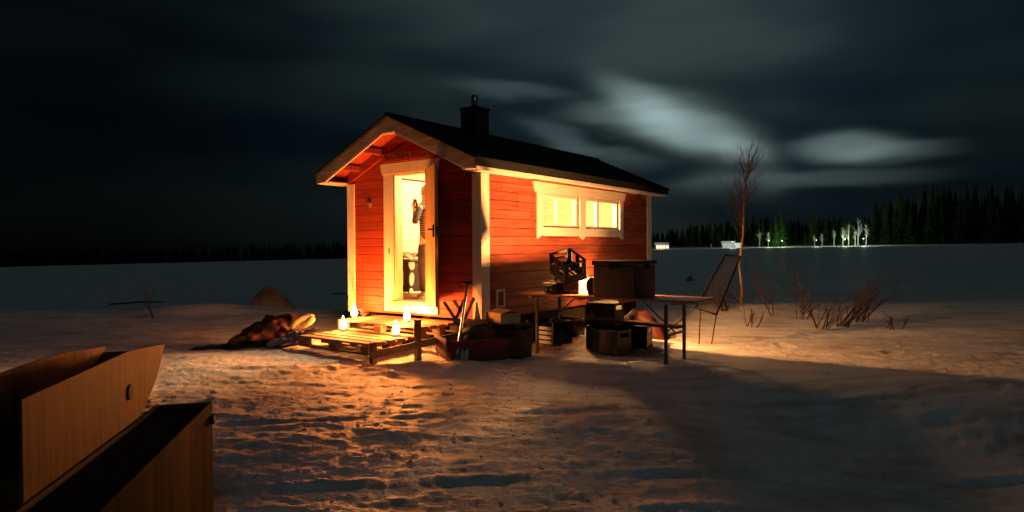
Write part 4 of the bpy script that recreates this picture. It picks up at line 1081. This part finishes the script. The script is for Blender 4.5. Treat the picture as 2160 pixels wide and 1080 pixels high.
cottage(1395, 352, 7, 2.2, R(5), 'low cottage with warm lit windows on the far shore beside the cabin eave', 4, 1)
cottage(1536, 350, 6, 2.2, R(-15), 'white snow roofed cottage lit by a lamp on the far shore', 0, 2)
cottage(1557, 347, 3, 1.3, R(-10), 'small white shed just right of the snow roofed cottage', 0, 3)
x, y = shore_xy(1395, 345); lamp('cottage_light', (x, y, H(x, y)+2.0), 700, (1,.75,.4), .3)

# ---------------------------------------------------------------- sky, moonlight, lamps
w = bpy.data.worlds.new('World'); scene.world = w; w.use_nodes = True; nt = w.node_tree; L = nt.links.new; nt.nodes.clear()
out = N(nt, 'ShaderNodeOutputWorld')
sky = N(nt, 'ShaderNodeTexSky'); sky.sky_type = 'NISHITA'; sky.sun_disc = False; sky.sun_elevation = R(38); sky.sun_rotation = R(200)
tc = N(nt, 'ShaderNodeTexCoord'); sep = N(nt, 'ShaderNodeSeparateXYZ'); L(tc.outputs['Generated'], sep.inputs[0])
def mth(op, a, b=None, c=None, clamp=False):
    n = N(nt, 'ShaderNodeMath', operation=op); n.use_clamp = clamp
    for i, v in enumerate((a, b, c)):
        if v is None: continue
        if hasattr(v, 'links'): L(v, n.inputs[i])
        else: n.inputs[i].default_value = v
    return n.outputs[0]
az = mth('ARCTAN2', sep.outputs[0], sep.outputs[1]); el = mth('ARCSINE', sep.outputs[2])
cmb = N(nt, 'ShaderNodeCombineXYZ'); L(az, cmb.inputs[0]); L(el, cmb.inputs[1])
def wn(sx, sy, rot, sc, det, off=0, rough=.5):
    mp = N(nt, 'ShaderNodeMapping'); mp.inputs['Rotation'].default_value = (0,0,rot); mp.inputs['Scale'].default_value = (sx, sy, 1); mp.inputs['Location'].default_value = (off, off*.7, off)
    L(cmb.outputs[0], mp.inputs[0]); n = N(nt, 'ShaderNodeTexNoise'); n.inputs['Scale'].default_value = sc; n.inputs['Detail'].default_value = det; n.inputs['Roughness'].default_value = rough
    L(mp.outputs[0], n.inputs['Vector']); return n.outputs['Fac']
warp = mth('MULTIPLY', mth('SUBTRACT', wn(1, 2.4, .25, 4, 1.0, 3), .5), .055)
warp2 = mth('MULTIPLY', mth('SUBTRACT', wn(1, 4, .2, 10, 1.5, 8), .5), .03)
def pix(u, v): a = math.atan((u-1080)/F); return a, math.atan((519-v)/F*math.cos(a))
def blob(u, v, rot, su, sv, amp, wf=1.0):
    a0, e0 = pix(u, v); su /= F; sv /= F
    da = mth('SUBTRACT', az, a0); de = mth('ADD', mth('SUBTRACT', el, e0), mth('MULTIPLY', mth('ADD', warp, warp2), wf))
    c, s = math.cos(rot), math.sin(rot)
    p = mth('ADD', mth('MULTIPLY', da, c/su), mth('MULTIPLY', de, s/su)); q = mth('ADD', mth('MULTIPLY', da, -s/sv), mth('MULTIPLY', de, c/sv))
    r2 = mth('ADD', mth('MULTIPLY', p, p), mth('MULTIPLY', q, q)); r4 = mth('MULTIPLY', r2, mth('SQRT', r2))
    return mth('MULTIPLY', mth('EXPONENT', mth('MULTIPLY', r4, -1.0)), amp)
bl = [blob(1360, 228, -.55, 110, 34, .50, .5), blob(1455, 272, -.33, 130, 44, 1.0, .5), blob(1560, 318, -.30, 60, 24, .45, .4), blob(1330, 250, .0, 120, 22, .35),
      blob(1785, 314, -.05, 85, 26, .62, .5), blob(1870, 325, 0, 90, 18, .22), blob(1700, 385, 0, 190, 20, .18), blob(1560, 390, .05, 120, 34, .14),
      blob(1090, 200, -.1, 120, 22, .16), blob(1270, 320, -.2, 130, 18, .16), blob(1180, 290, -.3, 90, 18, .14), blob(1300, 60, -.1, 500, 110, .10)]
s_ = bl[0]
for t in bl[1:]: s_ = mth('ADD', s_, t)
streak = wn(1.2, 3.6, .15, 3.0, 1.2, 1)
fine = wn(1, 6, .15, 6, 1.6, 5)
cloud = mth('MULTIPLY', s_, mth('ADD', .82, mth('MULTIPLY', fine, .36)))
# broad brightness of the overcast: darker to the left and low on the left
def smooth(v, a, b):
    n = N(nt, 'ShaderNodeMapRange'); n.interpolation_type = 'SMOOTHSTEP'; n.inputs['From Min'].default_value = a; n.inputs['From Max'].default_value = b; L(v, n.inputs['Value']); return n.outputs[0]
gl = smooth(az, R(-34), R(8)); gr = mth('SUBTRACT', 1.0, mth('MULTIPLY', smooth(az, R(22), R(36)), .45)); gh = smooth(el, R(-2), R(16))
lum = mth('MULTIPLY', mth('MULTIPLY', mth('ADD', .10, mth('MULTIPLY', gl, .90)), gr), mth('ADD', .42, mth('MULTIPLY', gh, .58)))
lum = mth('MULTIPLY', lum, mth('ADD', .72, mth('MULTIPLY', smooth(streak, .25, .75), .55)))
def cmix(a, b, f):
    x = N(nt, 'ShaderNodeMix'); x.data_type = 'RGBA'; x.inputs[6].default_value = (*a, 1); x.inputs[7].default_value = (*b, 1); L(f, x.inputs[0]); return x.outputs[2]
bc = cmix((.0030,.0105,.0175), (.0125,.0215,.0215), smooth(streak, .30, .66))
def vscale(c, f):
    n = N(nt, 'ShaderNodeVectorMath', operation='SCALE'); L(c, n.inputs[0]) if hasattr(c, 'links') else setattr(n.inputs[0], 'default_value', c)
    L(f, n.inputs['Scale']) if hasattr(f, 'links') else setattr(n.inputs['Scale'], 'default_value', f); return n.outputs[0]
def vadd(a, b): n = N(nt, 'ShaderNodeVectorMath', operation='ADD'); L(a, n.inputs[0]); L(b, n.inputs[1]); return n.outputs[0]
tot = vadd(vscale(bc, lum), vscale((.165,.228,.222), cloud))
bg = N(nt, 'ShaderNodeBackground'); L(tot, bg.inputs[0]); bg.inputs[1].default_value = 1.0
bg2 = N(nt, 'ShaderNodeBackground'); L(sky.outputs[0], bg2.inputs[0]); bg2.inputs[1].default_value = .00025
ads = N(nt, 'ShaderNodeAddShader'); L(bg.outputs[0], ads.inputs[0]); L(bg2.outputs[0], ads.inputs[1]); L(ads.outputs[0], out.inputs[0])
sn = bpy.data.lights.new('moonlight', 'SUN'); sn.energy = .085; sn.angle = R(12); sn.color = (.72,.92,1.0)
so_ = bpy.data.objects.new('moonlight', sn); COL.objects.link(so_); so_.rotation_euler = (R(52), 0, R(20))
lamp('cabin_lamp_light', W(-.90, .95, 2.25), 560, (1.0,.66,.32), .06)
lamp('cabin_fill_light', W(-1.3, 3.3, 1.45), 230, (1.0,.66,.32), .08)  # added fill without a fixture, brightens the room behind the window
lamp('cabin_window_light', W(-.45, 2.62, 2.24), 680, (1.0,.47,.17), .22)
lamp('cabin_ceiling_light', W(-.90, .95, 2.42), 300, (1.0,.66,.32), .06)

# ---------------------------------------------------------------- camera
cd = bpy.data.cameras.new('camera'); cam = bpy.data.objects.new('camera', cd); COL.objects.link(cam); scene.camera = cam
cd.sensor_fit = 'HORIZONTAL'; cd.sensor_width = 36; cd.lens = 36*F/2160; cd.clip_end = 8000; cd.clip_start = .05
cam.location = (0, 0, EYE)
cam.rotation_euler = (Matrix.Rotation(R(90)-math.atan(21/F), 4, 'X') @ Matrix.Rotation(-.006, 4, 'Z')).to_euler()
scene.view_settings.view_transform = 'Standard'; scene.view_settings.look = 'None'; scene.view_settings.exposure = 0; scene.view_settings.gamma = 1
scene.cycles.max_bounces = 6; scene.cycles.diffuse_bounces = 2
scene.cycles.sample_clamp_indirect = 4
